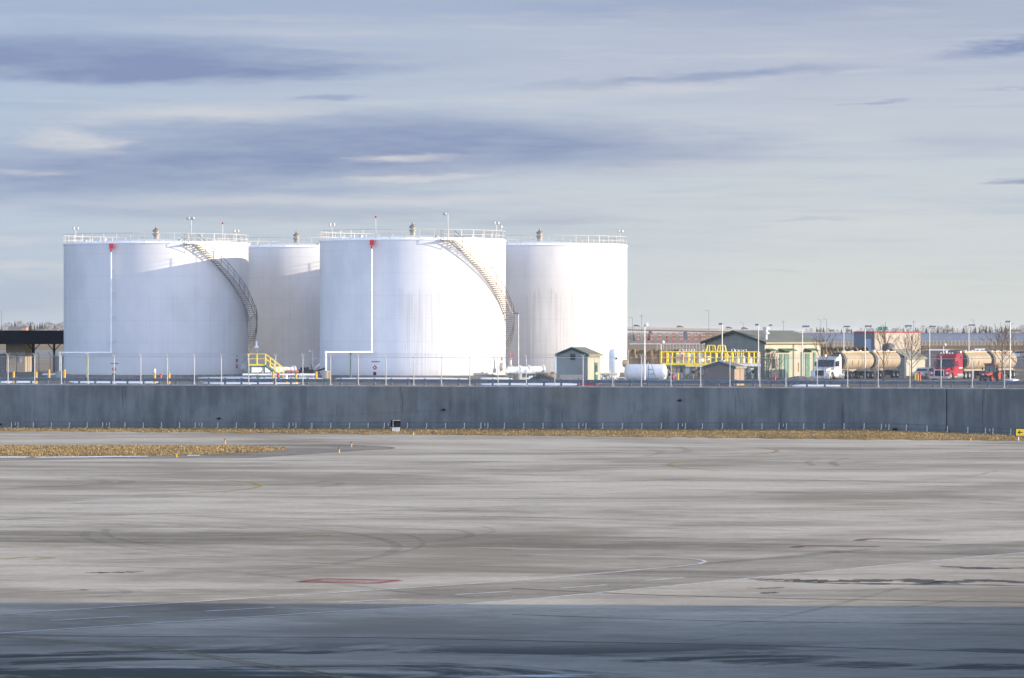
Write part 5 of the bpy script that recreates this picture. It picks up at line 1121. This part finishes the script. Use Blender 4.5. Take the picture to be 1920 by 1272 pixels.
# ------------------------------------------------------------------ bare trees of the yard
def bare_tree(label, u, vt, vb, Y, seed, stems=1, spread=.55, trunk=.3, nb=9, rt=.05, lean=0.0):
    r_ = random.Random(seed); o = thing('bare_tree', label, 'tree', (X(u, Y), Y, GZ), 0, 'bare trees of the yard'); H = (vb-vt)*Y/F
    T_ = MB(); B = MB()
    def grow(p, d, L, rad, depth):
        pts = [p]; dd = d.copy()
        for k in range(3):
            dd = (dd + Vector((r_.uniform(-.16, .16), r_.uniform(-.16, .16), .08))).normalized(); pts.append(pts[-1] + dd*L/3)
        B.tube(pts, [max(.015, rad*(1-.22*k)) for k in range(4)], 4 if depth > 1 else 5, False)
        if depth >= 3: return
        for k in range(3 if depth else 4):
            q = pts[1+k % 3]; a = r_.uniform(0, 6.28); s_ = spread*r_.uniform(.7, 1.3)
            nd = (dd + Vector((math.cos(a)*s_, math.sin(a)*s_, r_.uniform(0, .25)))).normalized(); grow(q, nd, L*r_.uniform(.5, .72), rad*.55, depth+1)
    for s_ in range(stems):
        d = Vector((r_.uniform(-.25, .25)*(stems > 1)+lean, r_.uniform(-.2, .2)*(stems > 1), 1)).normalized(); base = Vector((r_.uniform(-.25, .25), r_.uniform(-.2, .2), 0))*(stems > 1)
        top = base + d*H*trunk; lead = top + Vector((lean*.4, 0, 1))*H*.5
        T_.tube([base-Vector((0, 0, .05)), base.lerp(top, .5), top, lead], [rt, rt*.9, rt*.75, rt*.25], 7)
        for k in range(nb):
            t = k/nb; q = top.lerp(lead, t); a = k*2.4+r_.random(); s2 = spread*1.35*(1-t*.5)
            grow(q, Vector((math.cos(a)*s2, math.sin(a)*s2, 1)).normalized(), H*(.42-.20*t), rt*.45*(1-t*.5), 1)
    T_.build('trunk', m['bark'], o, True); B.build('crown', m['twig'], o); return o
bare_tree('bushy bare tree with several stems at the pump house corner', 1444, 652, 712, 362, 3, 3, .6, .2, 6, .04)
bare_tree('slender bare sapling in front of the white cab', 1543, 636, 714, 358, 5, 1, .42, .42, 7, .035)
bare_tree('bare tree with a straight trunk before the tail tank of the white truck', 1657, 622, 714, 358, 8, 1, .5, .36, 9, .07); bare_tree('wide-crowned bare tree before the cream shed', 1709, 630, 716, 356, 12, 1, .8, .32, 12, .075)
bare_tree('wide-crowned bare tree in front of the rear tank trailer near the right edge', 1879, 624, 716, 356, 21, 1, .72, .38, 12, .08); bare_tree('bare tree cut by the right edge of the photo', 1921, 640, 712, 362, 31, 1, .7, .25, 9, .05)

# ------------------------------------------------------------------ background
def ridge(name, u0, u1, Y, v, depth, mat, seed):
    r_ = random.Random(seed); x0, x1 = X(u0, Y), X(u1, Y); H = Zv(v, Y)-GZ; b = MB(); n = 60; vs = []; rows = (0, .22, .42, .6, .8, 1.0); hs = (0, .55, .95, 1.0, .6, 0)
    for i in range(n+1):
        t = i/n; e = min(1, t*9, (1-t)*9); e = e*e*(3-2*e)
        for a, h in zip(rows, hs): vs.append((x0+(x1-x0)*t, Y-depth*.4+depth*a+r_.uniform(-.3, .3), GZ-.02+H*h*e*(1+r_.uniform(-.10, .10))))
    b._add(vs, [(i*6+j, (i+1)*6+j, (i+1)*6+j+1, i*6+j+1) for i in range(n) for j in range(5)]); return struct(b.build(name, mat, smooth=True))
ridge('earth_bank', 1130, 1330, 505, 657, 16, m['bank'], 3); ridge('earth_bank', 1520, 1640, 515, 652, 18, m['bank'], 5); ridge('earth_bank', 1690, 2100, 1040, 648.5, 30, m['bank'], 8); ridge('earth_bank', -60, 150, 1300, 647, 60, m['terrain'], 9)
def far_fence(label, u0, u1, Y, h, n, mat):
    o = thing('field_fence', label, 'fence', (X(u0, Y), Y, GZ)); L = X(u1, Y)-o.location.x; q = None
    for k in range(n+1):
        if q is None: q = MB().box(-.07, .07, -.07, .07, -.05, h).build('post', mat, o)
        else: child(q, 'post', o, (L*k/n, 0, 0))
    w = MB()
    for z in (.3, h*.5, h-.05): w.box(0, L, -.02, .02, z-.03, z+.03)
    w.build('rail', m['galv'], o); MB().quad((0, .06, .1), (L, .06, .1), (L, .06, h), (0, .06, h)).build('wire_mesh', m['link'], o)
pw = mk('weathered_post', (.50, .42, .32), .8)
far_fence('pale post fence on the rough field right of the tanks', 1232, 1330, 900, 2.1, 16, pw); far_fence('pale post fence between pump house and warehouse', 1530, 1612, 1050, 2.2, 12, pw); far_fence('long pale post fence below the blue-grey shed at far right', 1722, 2000, 1150, 2.2, 40, pw)
# red approach-light frames
fr = None
for k in range(14):
    u = 1197 + 10.3*k + (k*5 % 4)*2.2; Y = 1480 + (k*37) % 60
    if fr is None:
        fr = thing('lattice_frame', 'red and white lattice mast in the row of airfield masts below the overpass', 'mast', (X(u, Y), Y, GZ), 0, 'red lattice masts')
        b = MB(); h = 4.6
        for x in (-.42, .42): b.box(x-.09, x+.09, -.09, .09, 0, h)
        for z in (1.3, 2.7, 4.1): b.box(-.62, .62, -.08, .08, z, z+.13)
        for z in (.2, 1.6, 3.0): b.bar((-.42, 0, z), (.42, 0, z+1.1), .10)
        b.build('lattice', mk('signal_red', (.50, .09, .07), .6), fr); MB().box(-.5, .5, -.11, .11, 1.9, 2.02).box(-.5, .5, -.11, .11, 3.4, 3.52).build('white_band', m['white'], fr)
    else: dup(fr, (X(u, Y), Y, GZ))
fl = thing('airfield_barrier', 'long low white barrier under the red lattice masts', 'barrier', (X(1180, 1440), 1440, GZ)); MB().box(0, 30, 0, .4, .0, .55).build('panel', mk('barrier_grey', (.40, .40, .42), .8), fl)
# overpass
op = thing('overpass', 'long concrete highway overpass on piers at the horizon right of the tanks', 'bridge', (X(1100, 2300), 2300, GZ)); P0 = (0, Zv(611.5, 2300)-GZ); P1 = (X(1350, 2300)-op.location.x, Zv(616.5, 2300)-GZ); P2 = (X(1640, 2300)-op.location.x, Zv(627, 2300)-GZ)
def slab(b, A, B, t, y0, y1): b._add([(A[0], y0, A[1]-t), (B[0], y0, B[1]-t), (B[0], y1, B[1]-t), (A[0], y1, A[1]-t), (A[0], y0, A[1]), (B[0], y0, B[1]), (B[0], y1, B[1]), (A[0], y1, A[1])], [(0,3,2,1), (4,5,6,7), (0,1,5,4), (1,2,6,5), (2,3,7,6), (3,0,4,7)]); return b
slab(slab(MB(), P0, P1, 1.6, 0, 14), P1, P2, 1.6, 0, 14).build('deck', m['deck'], op)
slab(slab(MB(), (P0[0], P0[1]-1.61), (P1[0], P1[1]-1.61), .8, 1.2, 12), (P1[0], P1[1]-1.61), (P2[0], P2[1]-1.61), .8, 1.2, 12).build('girder', mk('girder_dark', (.30, .26, .21), .8), op)
for u in (1140, 1220, 1286): x = X(u, 2300)-op.location.x; MB().box(x-.9, x+.9, 3, 10, 0, P0[1]-3.2).build('pier', mk('pier_grey', (.20, .20, .22), .9), op)
MB().prism([(X(1300, 2300)-op.location.x, 0), (P1[0]-8, P1[1]-2.5), (P2[0], P2[1]-2.3), (P2[0], 0)], .5, 13).build('abutment_bank', m['bank'], op)
for u, c in ((1194, (.05, .05, .06)), (1275, (.06, .06, .06)), (1367, (.05, .05, .06)), (1396, (.05, .06, .07))):
    x = X(u, 2300)-op.location.x; z = (P0[1]+(P1[1]-P0[1])*x/P1[0]) if x < P1[0] else P1[1]+(P2[1]-P1[1])*(x-P1[0])/(P2[0]-P1[0])
    t = car('%s car driving along the overpass %s' % ({1194: 'small dark', 1275: 'tiny grey', 1367: 'small black', 1396: 'small blue-black'}[u], {1194: 'near the right-hand tank', 1275: 'above its right pier', 1367: 'above the pump house roof', 1396: 'at its falling right end'}[u]), u, 2305, 0, mk('far_car', c, .4), 'cars on the overpass'); t.location.z = GZ+z
# long blue-grey shed
lb = thing('long_shed', 'very long low blue-grey shed along the horizon at far right', 'building', (X(1480, 2250), 2250, GZ)); Lx = X(2100, 2250)-lb.location.x; hz_ = Zv(625, 2250)-GZ
MB().box(0, Lx, 0, 40, 0, hz_-.35).build('wall', m['farsteel'], lb); MB().box(-.3, Lx+.3, -.3, 40.3, hz_-.35, hz_).build('roof', mk('roof_blue', (.13, .15, .20), .7), lb)
for k in range(24): MB().box(5+8.2*k, 7.4+8.2*k, -.06, -.003, .3, 2.2).build('door', mk('shed_door', (.20, .23, .28), .7) if k == 0 else bpy.data.materials['shed_door'], lb)
# houses
def house(label, u, Y, w, h, hr, wallm, z=GZ):
    o = thing('house', label, 'house', (X(u, Y), Y, z)); MB().box(-w/2, w/2, 0, 8, 0, h).build('wall', wallm, o)
    MB()._add([(-w/2-.4, -.4, h), (w/2+.4, -.4, h), (w/2+.4, 8.4, h), (-w/2-.4, 8.4, h), (-w/2-.4, 4, hr), (w/2+.4, 4, hr)], [(0,1,5,4), (2,3,4,5), (0,4,3), (1,2,5), (0,3,2,1)]).build('roof', m['houseroof'], o)
    for k in (-.28, .25): MB().box(w*k-.6, w*k+.6, -.06, -.003, h*.35, h*.75).build('window', m['glass'], o)
house('wide grey house under the trees above the canopy', 29, 2050, 7.5, 6.6, 7.9, mk('grey_siding_far', (.22, .20, .20), .8)); house('narrow orange-brick house above the canopy', 46, 2000, 1.9, 7.2, 7.9, m['farbrick']); house('pale bungalow under the dark conifers left of the first tank', 76, 2100, 4.4, 5.8, 6.6, m['siding']); house('white house at the tree line beside the left tank edge', 104, 2150, 2.4, 5.9, 6.9, m['siding'])
for k, (u, l) in enumerate([(1536, 'small pale house at the horizon just right of the pump house'), (1560, 'pale house on the horizon left of the warehouse'), (1592, 'white house on the horizon close to the warehouse'), (1782, 'white house among the trees above the long blue shed'), (1846, 'pale house among conifers at the far right horizon'), (1902, 'long white building at the far right horizon')]):
    house(l, u, 2620, (2.6, 2.2, 2.4, 2.6, 3, 9)[k], 5.2, 6.4, m['siding'])
# tree line
def conifer_mesh(seed):
    r_ = random.Random(seed); b = MB(); 
    for j in range(9):
        z = .10 + .88*j/9; rr = .24*(1-j/9.6)
        for k in range(11):
            a = 6.28*k/11+r_.random(); q = rr*r_.uniform(.65, 1.2); b._add([(0, 0, z+.16), (q*math.cos(a-.35), q*math.sin(a-.35), z-.02+r_.uniform(-.03, .02)), (q*1.15*math.cos(a), q*1.15*math.sin(a), z-.05), (q*math.cos(a+.35), q*math.sin(a+.35), z-.01)], [(0,1,2), (0,2,3)])
    return b
def broadleaf_mesh(seed):
    r_ = random.Random(seed); b = MB()
    for k in range(420):
        a, t = r_.random()*6.28, r_.random(); z = .22+.76*t; rr = .36*math.sin(math.pi*min(1, .12+t*.88))**.7*r_.random()**.5
        p = Vector((rr*math.cos(a), rr*math.sin(a), z)); d = Vector((r_.uniform(-.5, .5)+p.x, r_.uniform(-.5, .5)+p.y, r_.uniform(.2, .9))).normalized()*r_.uniform(.06, .16); s_ = Vector((r_.uniform(-1, 1), r_.uniform(-1, 1), 0))*.008
        b._add([p-s_, p+s_, p+d], [(0,1,2)])
    return b
kinds = []
for k in range(3):
    t = thing('conifer', 'dark conifer among the trees on the horizon', 'tree', (0, 0, GZ), 0, 'conifers on the horizon'); conifer_mesh(k).build('crown', m['needle'], t); MB().tube([(0, 0, 0), (0, 0, .95)], [.022, .004], 5).build('trunk', m['bark'], t); kinds.append(t)
for k in range(3):
    t = thing('winter_tree', 'leafless grey-brown tree on the horizon', 'tree', (0, 0, GZ), 0, 'leafless trees on the horizon'); broadleaf_mesh(k+9).build('crown', m['fartwig'], t); b = MB(); b.tube([(0, 0, 0), (0, 0, .35), (.03, 0, .85)], [.022, .016, .004], 5)
    for a in range(6): b.tube([(0, 0, .25+.06*a), (.2*math.cos(a*2.2), .2*math.sin(a*2.2), .55+.06*a)], [.010, .003], 4)
    b.build('trunk', m['bark'], t); kinds.append(t)
used = set()
def plant(kind, u, Y, h):
    if kind not in used: used.add(kind); t = kinds[kind]; t.location = (X(u, Y), Y, GZ)
    else: t = dup(kinds[kind], (X(u, Y), Y, GZ))
    t.scale = (h*rt_.uniform(.85, 1.2),)*2 + (h,); t.rotation_euler = (0, 0, rt_.uniform(0, 6.28))
rt_ = random.Random(42)
for u, k, vt in [(3, 1, 608), (10, 4, 607), (16, 3, 605), (22, 0, 606), (28, 1, 602.5), (34, 4, 604), (39, 5, 603), (45, 3, 609), (52, 5, 606), (57, 0, 604.5), (60, 3, 605), (65, 2, 609), (70, 0, 608), (75, 1, 606), (79, 2, 605), (84, 0, 606), (88, 4, 605), (93, 5, 605), (98, 3, 607), (103, 1, 607), (108, 4, 608), (113, 5, 607), (118, 3, 604), (124, 0, 603), (-8, 3, 606)]:
    Y = 2200+rt_.uniform(-60, 200); plant(k, u, Y, Zv(vt, Y)-GZ)
u = 1512.0
while u < 1960:
    k = rt_.choice([0, 1, 2, 3, 4, 5, 3, 4]); Y = 2450+rt_.uniform(0, 260); dens = 1.0 if u > 1727 else .8
    vt = rt_.uniform(613, 620) if u < 1727 else rt_.uniform(609.5, 618)
    plant(k, u, Y, Zv(vt, Y)-GZ); u += rt_.uniform(2.5, 8.5)/dens
for u, vt, k in ((1717, 613, 0), (1760, 612, 3), (1776, 610, 5), (1807, 612.5, 0), (1849, 612, 1)): plant(k, u, 2500, Zv(vt, 2500)-GZ)
for u in (1183, 1189, 1212, 1216, 1235, 1252, 1262, 1290, 1312): Y = 1900+rt_.uniform(0, 200); plant(rt_.choice([0, 1, 3, 4, 5]), u+rt_.uniform(-2, 2), Y, Zv(rt_.uniform(624, 630), Y)-GZ)
# poles on the horizon
def far_pole(u, vt, Y, label, arm=True):
    o = thing('utility_pole', label, 'pole', (X(u, Y), Y, GZ), 0, 'poles on the horizon'); h = Zv(vt, Y)-GZ
    MB().tube([(0, 0, 0), (0, 0, h)], [.17, .11], 6).build('pole', m['guard'], o)
    if arm: MB().tube([(-1.0, 0, h-.8), (1.0, 0, h-.8)], .08, 4).build('cross_arm', m['bark'], o)
    else: MB().tube([(0, 0, h), (-1.2, 0, h+.3), (-2.0, 0, h+.2)], .08, 4).build('lamp_arm', m['guard'], o)
for u, vt, Y, l, a in [(1203, 590, 1900, 'tall wooden pole above the overpass beside the right-hand tank', True), (1329, 583, 1900, 'tallest thin mast above the overpass', False), (1469, 601, 1800, 'wooden pole above the pump house roof', True), (1713, 601, 1900, 'wooden pole above the right end of the warehouse', True), (3, 584, 1700, 'street lamp above the canopy at the left edge', False),
                       (1539, 600, 1900, 'thin mast right of the pump house roof', False), (1550, 599, 1900, 'second thin mast right of the pump house roof, the taller', False), (1186, 596, 1900, 'thin lamp mast closest to the right-hand tank', False), (1394, 606, 2000, 'short lamp mast above the pump house ridge', False), (1826, 601, 2000, 'thin lamp mast among the trees at far right', False)]:
    far_pole(u, vt, Y, l, a)
rs_ = thing('road_sign', 'green highway sign with two panels on the horizon above the warehouse', 'sign', (X(1655, 1700), 1700, GZ)); h = Zv(616.5, 1700)-GZ
for x in (-1.25, 1.25): MB().box(x-1.0, x+1.0, -.1, .1, h-.8, h+.8).build('panel', mk('sign_green', (.01, .22, .15), .5) if x < 0 else bpy.data.materials['sign_green'], rs_); MB().tube([(x, .2, 0), (x, .2, h+.5)], .1, 5).build('post', m['galv'], rs_)

# thin winter haze over the whole place
hm = bpy.data.materials.new('haze'); hm.use_nodes = True; nt = hm.node_tree
for n in list(nt.nodes): nt.nodes.remove(n)
ho = nt.nodes.new('ShaderNodeOutputMaterial'); pv = nt.nodes.new('ShaderNodeVolumePrincipled'); pv.inputs['Density'].default_value = 5.5e-5; pv.inputs['Color'].default_value = (.86, .89, .93, 1); pv.inputs['Anisotropy'].default_value = .2
nt.links.new(pv.outputs[0], ho.inputs['Volume'])
hz = MB().box(-21000, 21000, -1500, 31000, -1, 27).build('haze', hm); struct(hz, 'stuff')
